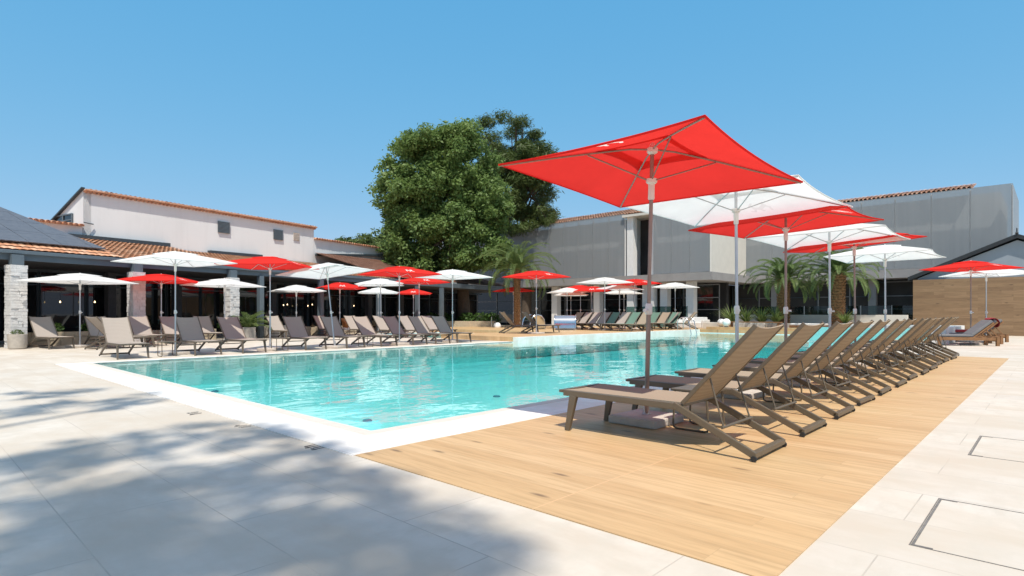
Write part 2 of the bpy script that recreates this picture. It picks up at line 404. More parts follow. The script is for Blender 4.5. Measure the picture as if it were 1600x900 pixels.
def sheet(name, outer, holes, z, mat, kind='structure'):
    bm = bmesh.new(); edges = []
    for loop in [outer]+holes:
        vs = [bm.verts.new((a,b,z)) for a,b in loop]
        edges += [bm.edges.new((vs[i], vs[(i+1)%len(vs)])) for i in range(len(vs))]
    bmesh.ops.triangle_fill(bm, use_beauty=True, use_dissolve=False, edges=edges)
    for f in bm.faces:
        f.normal_update()
        if f.normal.z < 0: f.normal_flip()
    me = bpy.data.meshes.new(name); bm.to_mesh(me); bm.free()
    o = link(name, me, mat); o.rotation_euler = (0,0,ANG)
    if kind: o['kind'] = kind
    return o

sheet('ground', rect(-700,900,-800,800), [POOL, KIDP], 0, M['paving'])
CW = .69
COP = [(PU0-CW,PV0-.77),(SPA_U,PV0-.77),(SPA_U,PV0),(PU0,PV0),(PU0,PV1),(18.2,PV1),(18.2,PV1+.35),(PU0-CW,PV1+.35)]
def slab_obj(name, poly, z0, z1, mat, bev=0):
    mb = MB().prism(poly, z0, z1); o = mb.build(name, mat, bevel=bev); o.rotation_euler = (0,0,ANG); o['kind'] = 'structure'; return o
slab_obj('pool_coping', COP, -.06, .008, M['coping'])
# shallow overflow channel along the water
slab_obj('overflow_edge', [(PU0-.17,PV0-.17),(SPA_U,PV0-.17),(SPA_U,PV0-.02),(PU0-.02,PV0-.02),(PU0-.02,PV1),(PU0-.17,PV1)], -.05, .0125, simple('overflow_stone', (.60,.55,.49), .7, 0, .06, 9), .004)
slab_obj('wood_deck', rect(2.69,20.4,.93,4.33), -.05, .006, M['deck'])
# basin
def basin(name, loop, depth, mat):
    n = len(loop); mb = MB()
    mb.add([(a,b,-.0) for a,b in loop]+[(a,b,-depth) for a,b in loop], [(i,n+i,n+(i+1)%n,(i+1)%n) for i in range(n)]+[tuple(range(n,2*n))])
    o = mb.build(name, mat); o.rotation_euler = (0,0,ANG); o['kind'] = 'structure'; return o
basin('pool_basin', POOL, .75, M['pool_tile'])
basin('paddling_pool_basin', KIDP, .45, M['pool_tile'])
def water_body(name, loop, z0, z1):
    # a little wider and deeper than its basin, so that the body has no gap along the tiles
    cx = sum(p[0] for p in loop)/len(loop); cy = sum(p[1] for p in loop)/len(loop)
    n = len(loop); big = []
    for i in range(n):
        p, a, b = Vector(loop[i]), Vector(loop[i-1]), Vector(loop[(i+1)%n])
        d1 = (p-a).normalized(); d2 = (b-p).normalized(); o = Vector((d1.y,-d1.x))+Vector((d2.y,-d2.x)); big.append(tuple(p+o*.015))
    slab_obj(name, big, z0, z1, M['water'])
water_body('pool_water', POOL, -.80, -.035)
water_body('paddling_pool_water', KIDP, -.5, -.03)
# raised timber terrace on the far side
TER = [(18.2,PV1+.02),(35.6,PV1+.02),(35.6,8.0),(39.2,8.0),(39.2,33.0),(24.7,33.0),(24.7,21.7),(18.2,21.7)]
slab_obj('timber_terrace', TER, .0, .2, M['deck'])
slab_obj('terrace_riser', rect(18.25,35.5,PV1-.30,PV1+.015), -.3, .19, M['coping'])
slab_obj('timber_step', rect(35.75,36.6,8.4,16.4), .202, .36, M['deck'])

# ------------------------------------------------------------------ sun loungers
def make_lounger(label, fab, frame):
    root = thing('sun_lounger', label, 'sun lounger')
    W = .33
    sh = MB()                                           # seat sling, slightly sagging
    xs = np.linspace(.66, 1.99, 12); ys = np.linspace(-W+.01, W-.01, 7)
    def surf(pts_fn, nx, ny, th):
        top = [pts_fn(i,j) for i in range(nx) for j in range(ny)]
        bot = [p - n*th for p, n in [pts_fn(i,j,True) for i in range(nx) for j in range(ny)]]
        N = nx*ny; f = []
        for i in range(nx-1):
            for j in range(ny-1):
                a = i*ny+j; f += [(a,a+ny,a+ny+1,a+1), (N+a,N+a+1,N+a+ny+1,N+a+ny)]
        for i in range(nx-1):
            for j in (0, ny-1):
                a = i*ny+j; f.append((a,a+ny,N+a+ny,N+a) if j else (a+ny,a,N+a,N+a+ny))
        for j in range(ny-1):
            for i in (0, nx-1):
                a = i*ny+j; f.append((a+1,a,N+a,N+a+1) if i else (a,a+1,N+a+1,N+a))
        return MB().add(top+bot, f)
    def seat_pt(i, j, nrm=False):
        y = ys[j]; p = Vector((xs[i], y, .411 - .014*(1-(y/W)**2)))
        return (p, Vector((0,0,1))) if nrm else p
    surf(seat_pt, 12, 7, .010).build('seat', fab, root, smooth=40)
    B0 = Vector((.66,0,.40)); B1 = Vector((.02,0,1.10)); bd = (B1-B0); bn = Vector((-bd.z,0,bd.x)).normalized()*-1
    ts = np.linspace(0, 1, 10); yb = np.linspace(-W+.015, W-.015, 9)
    def back_pt(i, j, nrm=False):
        y = yb[j]; t_ = ts[i]; sag = (1-(y/W)**2)
        end = -.035*sag if i == 9 else (-.018*sag if i == 8 else 0)      # the free upper hem hangs between the rails
        p = B0 + bd*t_ + Vector((0,y,0)) + bd.normalized()*end - bn*.02*sag*math.sin(math.pi*min(1,t_*1.05))
        return (p, bn) if nrm else p
    surf(back_pt, 10, 9, .010).build('backrest', fab, root, smooth=40)
    bf = MB()
    for s in (-1,1):
        bf.bar(B0+Vector((0,s*(W-.005),0)), B1+Vector((0,s*(W-.005),0)), .026, .036, up=bn)
    bf.bar(B0+Vector((0,-W,-.012)), B0+Vector((0,W,-.012)), .02, .02)
    bf.build('backrest_frame', frame, root, bevel=.004)
    for s in (-1,1):
        r_ = MB(); y = s*(W+.012)
        r_.bar((.70,y,.372), (1.955,y,.382), .034, .058)
        r_.build('side_rail', frame, root, bevel=.006)
        q = MB(); q.bar((.735,y,.385), (.03,y,.05), .036, .058, up=(1,0,.4)); q.build('rear_leg', frame, root, bevel=.006)
        f_ = MB(); f_.bar((1.83,y,.36), (1.90,y+s*.012,.0), .045, .085, up=(1,0,0), w1=.036, h1=.050); f_.build('front_leg', frame, root, bevel=.005)
        k = MB(); k.tube([(.025,y+s*.01,.024),(.025,y+s*.032,.024)], .024, 14); k.build('wheel', M['rubber'], root, smooth=40)
        st = MB(); a = B0+bd*.36+Vector((0,s*(W-.05),0)); st.tube([a, (.30,s*(W-.035),.235)], .008, 6); st.build('prop_rod', frame, root, smooth=60)
    cb = MB(); cb.bar((.035,-W-.03,.052), (.035,W+.03,.052), .052, .045); cb.build('foot_bar', frame, root, bevel=.005)
    cb = MB(); cb.tube([(.30,-W,.235),(.30,W,.235)], .013, 8); cb.build('prop_bar', frame, root, smooth=60)
    cb = MB(); cb.bar((1.985,-W-.025,.396), (1.985,W+.025,.396), .05, .028); cb.bar((1.3,-W,.355), (1.3,W,.355), .02, .02); cb.bar((.72,-W,.362), (.72,W,.362), .02, .02)
    cb.build('cross_bar', frame, root, bevel=.003)
    KIDS[root.name] = [c for c in COL.objects if c.parent == root]
    return root

def make_table(label):
    root = thing('side_table', label, 'side table')
    tp = MB(); tp.box(-.21,.21,-.21,.21,.395,.42); tp.build('table_top', M['frame'], root, bevel=.006)
    for s in (-1,1):
        y = s*.185
        MB().tube([(-.17,y,.396),(-.19,y,.06),(-.18,y,.02),(-.15,y,.011),(.15,y,.011),(.18,y,.02),(.19,y,.06),(.17,y,.396)], .011, 8).build('leg', M['frame'], root, smooth=50)
    KIDS[root.name] = [c for c in COL.objects if c.parent == root]
    return root

ORD = 'first second third fourth fifth sixth seventh eighth ninth tenth eleventh twelfth thirteenth fourteenth fifteenth'.split()
# the long row on the wood deck; heading +v (foot ends to the water)
HV = ANG + math.pi/2
GRP_DECK = 'taupe loungers in a row on the wood deck'
NEAR = None
for k in range(13):
    lab = ('taupe sun lounger on wood deck, %s in the row counting from the open deck corner' % ORD[k]) if k else 'big taupe sun lounger at the open end of the deck row, seen whole'
    jit = random.uniform(-.02,.02); u = 4.76+.355+1.27*k + jit; v = 1.78 + .018*k + random.uniform(-.035,.035)
    x, y = UV(u, v)
    if NEAR is None:
        NEAR = make_lounger(lab, M['sling'], M['frame']); NEAR.location = (x,y,.006); NEAR.rotation_euler = (0,0,HV+R(.5)); NEAR['group'] = GRP_DECK
    else: dup(NEAR, lab, (x,y,.006), HV+R(random.uniform(-1.6,1.6)), GRP_DECK)
TAB = None
for k in range(0, 12):
    if k % 2 == 1: continue
    u = 4.76+.70+.29+1.27*k; x, y = UV(u, 2.72)
    lab = 'small taupe side table between the %s and %s loungers of the deck row' % (ORD[k], ORD[k+1])
    if TAB is None:
        TAB = make_table(lab); TAB.location = (x,y,.006); TAB.rotation_euler = (0,0,HV); TAB['group'] = 'side tables beside loungers'
    else: dup(TAB, lab, (x,y,.006), HV, 'side tables beside loungers')

# poolside row on the far long side, heading -v
HN = ANG - math.pi/2
GREY = None
GRP_POOL = 'grey taupe loungers along the far pool edge'
names_pool = ['grey taupe lounger with half its backrest in sun, alone beside the pool corner',
 'grey taupe lounger beside the white umbrella base, first of a close pair at the water',
 'grey taupe lounger with sunlit backrest strip, second of the close pair at the water',
 'grey taupe lounger just past the tall red umbrella, facing the water',
 'grey taupe lounger behind the leaning white umbrella pole at the water',
 'grey taupe poolside lounger between the leaning white umbrella and the red one by the tree',
 'grey taupe poolside lounger directly under the red umbrella in front of the tree',
 'grey taupe poolside lounger between red and white umbrellas before the tree',
 'last grey taupe lounger of the poolside row, by the white umbrella under the tree']
for k, u in enumerate([4.42,6.32,7.52,9.75,11.15,12.5,13.8,15.1,16.4]):
    x, y = UV(u, 19.8 + random.uniform(-.06,.06))
    if GREY is None:
        GREY = make_lounger(names_pool[k], M['sling_grey'], M['frame_bronze']); GREY.location = (x,y,0); GREY.rotation_euler = (0,0,HN); GREY['group'] = GRP_POOL
    else: dup(GREY, names_pool[k], (x,y,0), HN+R(random.uniform(-5,5)), GRP_POOL)
for k, u in enumerate([5.35, 8.6, 12.0-.2]):
    x, y = UV(u, 18.3)
    dup(TAB, ['dark side table beside the tall white umbrella at the pool corner','dark side table between poolside loungers near the tall red umbrella','dark side table between poolside loungers past the leaning umbrella'][k], (x,y,0), HN, 'side tables beside loungers')

# loungers further back, placed by their front feet
GRP_BACK = 'loungers in the rows behind'
def back_lounger(px, dist, head, lab, src=None, z=0, grp=GRP_BACK):
    x, y = at(px, dist); dup(src or GREY, lab, (x,y,z), head, grp)
back_lounger(62, 20.8, HN+R(10), 'grey taupe lounger before the stone planter, half shaded by the low white umbrella')
back_lounger(148, 21.8, HN+R(4), 'grey taupe lounger beside the low white umbrella pole, mostly hidden')
back_lounger(141, 19.3, R(62), 'grey taupe lounger turned around, slanted rear legs showing behind the pool corner lounger')
back_lounger(214, 22.8, HN+R(4), 'grey taupe lounger behind the pool corner lounger, in front of the second stone pillar')
back_lounger(262, 23.8, HN+R(2), 'grey taupe lounger beneath the low red umbrella near the second stone pillar')
back_lounger(314, 25.3, HN, 'grey taupe lounger half hidden in front of the third stone pillar')
back_lounger(424, 28.6, HN+R(6), 'grey taupe lounger by the potted palm, far behind the tall red umbrella')
back_lounger(497, 31.6, HN+R(2), 'grey taupe lounger with a sunlit upper corner in the middle of the back row')
back_lounger(545, 31.0, HN, 'grey taupe lounger beside the rattan chair')
back_lounger(590, 29.8, HN, 'grey taupe lounger in the back row under two white umbrellas')
back_lounger(628, 29.4, HN+R(5), 'grey taupe lounger in the back row under the low red umbrellas')
back_lounger(664, 30.5, HN+R(5), 'grey taupe lounger in the back row nearest the tree trunk')
# timber terrace: two side by side facing along the pool, then the crowded group with green ones
HT = R(20)
back_lounger(783, 29.6, HT, 'grey taupe lounger at the terrace corner, a sunlit strip on its backrest', z=.2, grp='loungers on the timber terrace')
back_lounger(818, 30.6, HT, 'grey taupe lounger on the terrace behind the tall red umbrella pole', z=.2, grp='loungers on the timber terrace')
T = 'loungers on the timber terrace'
GREEN = make_lounger('green sun lounger on the terrace, the first in line after four taupe ones', M['sling_green'], M['frame_bronze']); GREEN['group'] = T
HC = R(217); PX_, PY_ = math.sin(HC)*-1, math.cos(HC)
def cluster(px, dist, items, step=.80):
    x0, y0 = at(px, dist)
    for k, (src, lab) in enumerate(items):
        x, y = x0+PX_*step*k, y0+PY_*step*k; hd = HC+R(random.uniform(-3,3))
        if src is GREEN and not GREEN.get('placed'): GREEN['placed'] = 1; GREEN.location = (x,y,.2); GREEN.rotation_euler = (0,0,hd)
        else: dup(src, lab, (x,y,.2), hd, T)
cluster(908, 38.4, [
  (NEAR,'tan sunlit lounger on the terrace beside the curved steel water spout'),
  (GREY,'brown lounger on the terrace under the pair of low white parasols'),
  (GREY,'brown lounger on the terrace below the red parasol pair'),
  (GREY,'brown lounger on the terrace just before the first green one'),
  (GREEN,''),
  (GREY,'brown lounger on the terrace between two green loungers'),
  (GREEN,'green sun lounger on the terrace next to the tan one, second of the greens'),
  (NEAR,'tan lounger on the terrace just short of the tall foreground parasol pole')])
cluster(1012, 39.2, [
  (GREY,'brown lounger in the second terrace line, partly behind the foreground parasol pole'),
  (GREEN,'green sun lounger hidden behind the foreground parasol pole'),
  (NEAR,'tan lounger in the second terrace line between two green ones'),
  (GREEN,'last green sun lounger on the terrace, closest to the pool ladder')])
del GREEN['placed']
back_lounger(1061, 37.0, R(178), 'shaded taupe lounger behind the pool ladder, side on', GREY, .2, T)
back_lounger(1088, 37.4, R(181), 'sunlit tan lounger past the pool ladder, side on', NEAR, .2, T)

# ------------------------------------------------------------------ umbrellas
HUB = 2.75
def canopy_mesh(h, drop, r0, r1, zoff, curve=1.14, sag=.05, n=10, m=12, scallop=0):
    mb = MB(); rows = n+1
    for q in range(4):
        a = q*math.pi/2; c, s_ = math.cos(a), math.sin(a); vs = []
        for i in range(rows):
            r = r0 + (r1-r0)*i/n
            for j in range(m+1):
                e = -1+2*j/m; k = 1-e*e
                dip = sag*k*(i/n)
                x = h*r*(1-dip*1.0) ; y = h*r*e
                if scallop and i == n: x -= h*scallop*k
                z = -drop*(r**curve) - .02*k*r*(1-r) + zoff - (.012*k if i == n else 0)
                vs.append((c*x - s_*y, s_*x + c*y, z))
        fs = [(i*(m+1)+j, (i+1)*(m+1)+j, (i+1)*(m+1)+j+1, i*(m+1)+j+1) for i in range(n) for j in range(m)]
        mb.add(vs, fs)
    return mb
def canopy_z(h, drop, x, y, curve=1.14):
    r = max(abs(x), abs(y))/h; e = min(abs(x),abs(y))/max(abs(x),abs(y)); return -drop*(r**curve) - .05*(1-e*e)*r*(1-r)

def make_umbrella(label, fab, pole, plastic, cv=1.14):
    root = thing('parasol', label, 'umbrella')
    P = {}
    b = MB(); b.box(-.31,.31,-.29,.29,.0,.085); P['base'] = b.build('base_slab', M['concrete'], root, bevel=.02)
    sk = MB(); sk.lathe([(.045,.085),(.045,.10),(.034,.105),(.034,.24),(.03,.245)], 14); sk.build('socket', M['alu'], P['base'], smooth=35)
    lp = MB(); lp.tube([(0,0,.09),(0,0,1.25)], .025, 14); P['lower'] = lp.build('lower_pole', pole, root, smooth=40)
    kn = MB(); kn.lathe([(.03,1.19),(.038,1.2),(.038,1.29),(.03,1.31)], 14); kn.tube([(.03,0,1.24),(.085,0,1.24)], [.014,.02], 10); P['knob'] = kn.build('clamp_knob', plastic, root, smooth=40)
    up = MB(); up.tube([(0,0,.6),(0,0,HUB+.02)], .0205, 14); P['upper'] = up.build('upper_pole', pole, root, smooth=40)
    hb = MB(); hb.lathe([(.025,-.05),(.055,-.03),(.06,.01),(.03,.04),(.012,.09)], 14, (0,0,HUB)); P['hub'] = hb.build('hub', plastic, root, smooth=40)
    rn = MB(); rn.lathe([(.028,-.20),(.034,-.19),(.034,-.04),(.058,-.02),(.06,.02),(.03,.03)], 14, (0,0,HUB-.32)); P['runner'] = rn.build('runner', plastic, root, smooth=40)
    h, drop = 1.2, .29
    cz = HUB + .045
    P['canopy'] = canopy_mesh(h, drop, .24, 1., 0, cv).build('canopy', fab, root, (0,0,cz), smooth=25)
    canopy_mesh(h, drop, .0, .37, .03, cv, .02, 6, 10, .03).build('vent_cap', fab, P['canopy'], smooth=25)
    hm = MB()                                              # folded hem
    for q in range(4):
        a = q*math.pi/2; c, s_ = math.cos(a), math.sin(a); top = []; bot = []
        for j in range(13):
            e = -1+2*j/12; k = 1-e*e; x = h*(1-.05*k)-.004; y = h*e; z = -drop - .012*k
            top.append((c*x-s_*y, s_*x+c*y, z)); bot.append((c*(x-.006)-s_*y, s_*(x-.006)+c*y, z-.018))
        hm.add(top+bot, [(j,13+j,14+j,j+1) for j in range(12)])
    hm.build('hem', fab, P['canopy'])
    for q in range(4):
        a = q*math.pi/2 + math.pi/4; d = Vector((math.cos(a), math.sin(a), 0)); L_ = h*math.sqrt(2)
        pts = [Vector((0,0,HUB+.0))+d*.05] + [Vector((0,0,cz-.022 - drop*(r**cv)))+d*(L_*r) for r in (.15,.3,.45,.6,.8,.985)]
        MB().tube(pts, .010, 6).build('rib', pole if pole is M['alu_bronze'] else M['alu'], root, smooth=60)
        j = Vector((0,0,cz-.035-drop*(.42**cv)))+d*(L_*.42)
        MB().tube([Vector((0,0,HUB-.32))+d*.05, j], .008, 6).build('strut', pole if pole is M['alu_bronze'] else M['alu'], root, smooth=60)
    KIDS[root.name] = [c for c in COL.objects if c.parent == root]
    for c in KIDS[root.name]: KIDS[c.name] = [g for g in COL.objects if g.parent == c]
    return root

FIXED = ('base_slab',)
def pose(root, top, lean=(0,0), scale=1., tilt=None, twist=0.):
    """slide the telescopic pole to height `top`, lean the mast (metres per metre in x and y of the world) and turn the canopy"""
    dz = top - HUB - .05
    rz = root.rotation_euler.z
    lx, ly = lean; Rw = Vector((0,0,1)).rotation_difference(Vector((lx,ly,1)).normalized()).to_matrix().to_4x4()
    Rl = Matrix.Rotation(-rz,4,'Z') @ Rw @ Matrix.Rotation(rz,4,'Z')
    for c in KIDS[root.name]:
        nm = c.name.split('.')[0]
        if nm in FIXED: continue
        s = Matrix.Diagonal((scale,scale,1,1)) if nm in ('canopy','rib','strut') else Matrix.Identity(4)
        base = Matrix.Translation(c.location)
        move = Matrix.Translation((0,0,0 if nm in ('lower_pole','clamp_knob') else dz))
        tw = Matrix.Rotation(twist,4,'Z')
        if tilt and nm in ('canopy','rib','strut','hub'):
            Tw = Vector((0,0,1)).rotation_difference(Vector((tilt[0],tilt[1],1)).normalized()).to_matrix().to_4x4()
            Tl = Matrix.Rotation(-rz,4,'Z') @ Tw @ Matrix.Rotation(rz,4,'Z'); piv = Matrix.Translation((0,0,HUB))
            tw = piv @ Tl @ piv.inverted() @ tw
        c.matrix_basis = Rl @ move @ tw @ base @ s

RED = WHITE = BRED = None
GU = 'red and white parasols around the pool'
def umbrella(color, px, dist, top_py, w, label, z=0., lean=(0,0), base=None, rot=None, scale=None, top=None):
    global RED, WHITE, BRED
    x, y = base if base else at(px, dist)
    dist = y
    top = (zpx(top_py, dist) - z) if top is None else top
    ray = math.atan2(y, x)
    if rot is None:
        want = w*dist/FOC; full = 2*1.2*math.sqrt(2)
        f = max(.72, min(1., want/full)); phi = math.acos(f)
        if random.random() < .5: phi = -phi
        rot = ray - 3*math.pi/4 + phi; sc = want/(full*f)
        scale = max(.85, min(1.12, sc)) if scale is None else scale
    scale = scale or 1.
    # quarter turns keep the outline; choose the printed panel that faces the camera's right
    src = {'red':RED,'white':WHITE,'bred':BRED}[color]
    if src is None:
        src = {'red':lambda: make_umbrella(label, M['red_canvas'], M['alu'], M['plastic_white'], 1.5),
               'white':lambda: make_umbrella(label, M['white_canvas'], M['alu'], M['plastic_white'], 1.28),
               'bred':lambda: make_umbrella(label, M['red_canvas'], M['alu_bronze'], M['plastic_white'])}[color]()
        src['group'] = GU
        o = src
        if color == 'red': RED = src
        elif color == 'white': WHITE = src
        else: BRED = src
        o.location = (x,y,z); o.rotation_euler = (0,0,rot)
        POSE.append((o, top, lean, scale))
    else:
        o = dup(src, label, (x,y,z), rot, GU)
        for c in KIDS[o.name]: pass
        POSE.append((o, top, lean, scale))
    return o
POSE = []
# row standing between the deck loungers
DR = [('bred','big red parasol at the open end of the deck row, seen from below',(.0,-.095),2.98),
      ('white','white parasol second along the deck row, seen from below behind the big red one',(.0,.02),3.06),
      ('bred','red parasol third along the deck row, emblem-free underside showing',(.0,.0),3.0),
      ('white','white parasol fourth along the deck row, between two red ones',(.0,.01),3.02),
      ('bred','red parasol fifth along the deck row with its white emblem beside the pole',(-.012,.0),3.08),
      ('white','white parasol at the far end of the deck row',(.0,.01),3.02)]
for k, (c, lab, lean, top) in enumerate(DR):
    p = UV([5.78,8.35,10.4,13.05,15.1,18.3][k], 3.36)
    if k == 0: p = (1.475, 6.40)
    umbrella(c, 0, 0, 0, 0, lab, .006, lean, base=p, rot=ANG + [math.pi-R(1), 0, -math.pi/2, -math.pi/2, math.pi, 0][k], scale=[.95,1.02,1.,1.,1.,1.][k], top=top)
umbrella('bred', 1517, 22.4, 408, 131, 'red parasol beside the cushioned teak loungers by the wood screen')
umbrella('white', 1541, 24.0, 418, 124, 'white parasol behind the red one at the wood screen')
# far side of the pool
umbrella('white', 125, 20.8, 428, 160, 'low white parasol between the first and second stone pillars', scale=1.06)
umbrella('white', 274, 17.1, 394, 172, 'tall white parasol standing at the far pool corner')
umbrella('red', 252, 23.6, 429, 126, 'low red parasol in front of the second stone pillar')
umbrella('white', 351, 25.0, 436, 122, 'low white parasol in front of the third stone pillar')
umbrella('red', 422, 19.0, 402, 152, 'tall red parasol on the poolside row before the white building')
umbrella('white', 523, 20.3, 411, 150, 'white parasol leaning over, its pole visibly slanted', lean=(-.115,.04))
umbrella('white', 463, 29.5, 446, 88, 'small looking white parasol in front of the planter beyond the tall red one')
umbrella('red', 531, 31.5, 442, 81, 'low red parasol just behind the leaning white one')
umbrella('white', 596, 30.0, 436, 76, 'upper white parasol of two stacked in view before the restaurant windows', lean=(-.02,0))
umbrella('white', 591, 34.0, 450, 63, 'lower white parasol of two stacked in view before the restaurant windows')
umbrella('red', 624, 22.5, 417, 131, 'wide red parasol at the poolside row before the big tree')
umbrella('red', 655, 30.5, 433, 96, 'red parasol overlapped by the wide red one before the big tree')
umbrella('red', 646, 37.5, 452, 57, 'smallest looking red parasol, low under the big tree')
umbrella('white', 707, 24.3, 422, 127, 'white parasol in front of the trunk of the big tree')
# timber terrace
umbrella('red', 838, 28.6, 423.6, 109, 'tall red parasol at the corner of the timber terrace', .2)
umbrella('red', 802, 44.0, 449, 67, 'low red parasol in front of the palm beside the big tree', .0)
umbrella('white', 886, 39.0, 450, 66, 'white parasol, upper of the pair beyond the terrace corner umbrella', .2)
umbrella('white', 892, 42.0, 455, 54, 'white parasol, lower of the pair beyond the terrace corner umbrella', .2)
umbrella('red', 907, 41.0, 446, 66, 'red parasol wedged between white ones on the terrace', .2)
umbrella('red', 926, 38.0, 448, 60, 'red parasol with a slanting pole among white ones on the terrace', .2, lean=(-.03,0))
umbrella('white', 945, 34.5, 434, 90, 'big domed white parasol in the middle of the terrace', .2)
umbrella('white', 968, 37.5, 445, 76, 'white parasol directly behind the big domed white one', .2)
umbrella('white', 975, 41.5, 452, 62, 'lowest white parasol behind the big domed white one', .2)
umbrella('red', 993, 36.5, 436.6, 84, 'red parasol partly behind the foreground umbrella pole on the terrace', .2, lean=(-.02,0))
umbrella('white', 1055, 38.5, 442, 75, 'white parasol by itself beside the pool ladder', .2)
for i_, (o, top, lean, sc) in enumerate(POSE): pose(o, top, lean, sc, {0:(.052,.135),4:(-.10,.0),2:(-.06,.0)}.get(i_))

# ------------------------------------------------------------------ roofs of barrel tiles
def tile_roof(name, e0, e1, depth, rise, mat, parent, pitch=.215, row=.38, clip=None, over=0., amp=.012):
    """e0->e1 is the eave (3D points), the slope climbs to the left of it by `rise` over `depth` metres"""
    e0 = Vector(e0); e1 = Vector(e1); d = (e1-e0); L_ = d.length; d.normalize()
    n = Vector((-d.y, d.x, 0)).normalized(); up = n*depth + Vector((0,0,rise)); S = up.length; up.normalize()
    nr = d.cross(up).normalized()
    nc = max(1, round(L_/pitch)); ns = 6; nrow = max(1, round(S/row)); pw = L_/nc; rw = S/nrow
    vs = []; fs = []; uvs = []
    prof = [(i/ns, math.sin(math.pi*(i/ns)*1.) if i/ns <= 1 else 0) for i in range(ns+1)]
    for r_ in range(nrow):
        for c in range(nc):
            o = len(vs); jx = random.uniform(-.012,.012); jz = random.uniform(0,.010)
            for (a, hgt) in prof:
                for t_, lift in ((-.06, .024+jz), (1.0, .0)):
                    p = e0 + d*((c+a)*pw) + up*((r_+t_)*rw + jx) + nr*(amp*(1.6*abs(hgt)-.3) + lift)
                    vs.append(p)
            for i in range(ns):
                fs.append((o+2*i, o+2*i+2, o+2*i+3, o+2*i+1)); uvs.append((c+.5, r_+.5))
    # deck below the tiles
    me = bpy.data.meshes.new(name); me.from_pydata([tuple(v) for v in vs], [], fs)
    ul = me.uv_layers.new(name='UVMap')
    for i, poly in enumerate(me.polygons):
        for li in poly.loop_indices: ul.data[li].uv = uvs[i]
    bm = bmesh.new(); bm.from_mesh(me)
    q = [e0, e1, e1+up*S, e0+up*S]; u_ = bm.loops.layers.uv.verify()
    vv = [bm.verts.new(p - nr*.03) for p in q]; f = bm.faces.new(vv)
    for co, no in (clip or []):
        bmesh.ops.bisect_plane(bm, geom=bm.verts[:]+bm.edges[:]+bm.faces[:], plane_co=co, plane_no=no, clear_outer=True)
    bm.to_mesh(me); bm.free()
    return link(name, me, mat, parent)

# ------------------------------------------------------------------ white restaurant complex on the far side
W_D = Vector((.57,1.,0)).normalized(); W_N = Vector((-W_D.y, W_D.x, 0))
C0 = Vector((-17.9,21.,0))
def CP(t, d=0., z=0.):
    p = C0 + Vector((.57*t, t, 0)) + W_N*d; return Vector((p.x,p.y,z))
def xy(p): return (p[0], p[1])

wb = thing('white_building', 'tall white rendered building with tiled eaves and two louvred openings', 'building', xy(CP(10,7))+(0,))
wb.location = (0,0,0)
ZT = 7.35
m_ = MB(); m_.wall(xy(CP(2.3,7)), xy(CP(14.95,7)), 0, ZT, .4); m_.build('wall', M['white_wall'], wb)
g = MB()                                                     # gable end, falling to the back
pa, pb = CP(2.3,7.4), CP(2.3,16)
q0, q1 = CP(2.3,7.), CP(2.3,16.); s0 = CP(2.65,7.4); s1 = CP(2.65,16.)
# the tall part begins at the gable corner; below it the lower wing carries on
TC = 2.3 + 2.27
wb_children = [c for c in COL.objects if c.parent == wb]
for c in wb_children: bpy.data.objects.remove(c)
m_ = MB(); m_.wall(xy(CP(TC,7)), xy(CP(17.2,7)), 0, ZT, .4); m_.build('wall', M['white_wall'], wb)
ga, gb = CP(TC-.001,7.0), CP(TC-.001,15.0); w2 = W_D*.35
mg = MB(); zb = ZT-.43*8
mg.add([(ga.x,ga.y,0),(gb.x,gb.y,0),(gb.x,gb.y,zb),(ga.x,ga.y,ZT)]+[(ga.x+w2.x,ga.y+w2.y,0),(gb.x+w2.x,gb.y+w2.y,0),(gb.x+w2.x,gb.y+w2.y,zb),(ga.x+w2.x,ga.y+w2.y,ZT)],
       [(0,1,2,3),(7,6,5,4),(3,2,6,7),(1,5,6,2),(0,3,7,4),(0,4,5,1)])
mg.build('gable_wall', M['white_wall'], wb)
mb = MB(); a = CP(TC-.06,6.85,ZT+.10); b = CP(TC-.06,15.2,ZT+.10-.43*8.35); mb.bar(a, b, .16, .07); mb.build('verge_board', M['steel_dark'], wb)
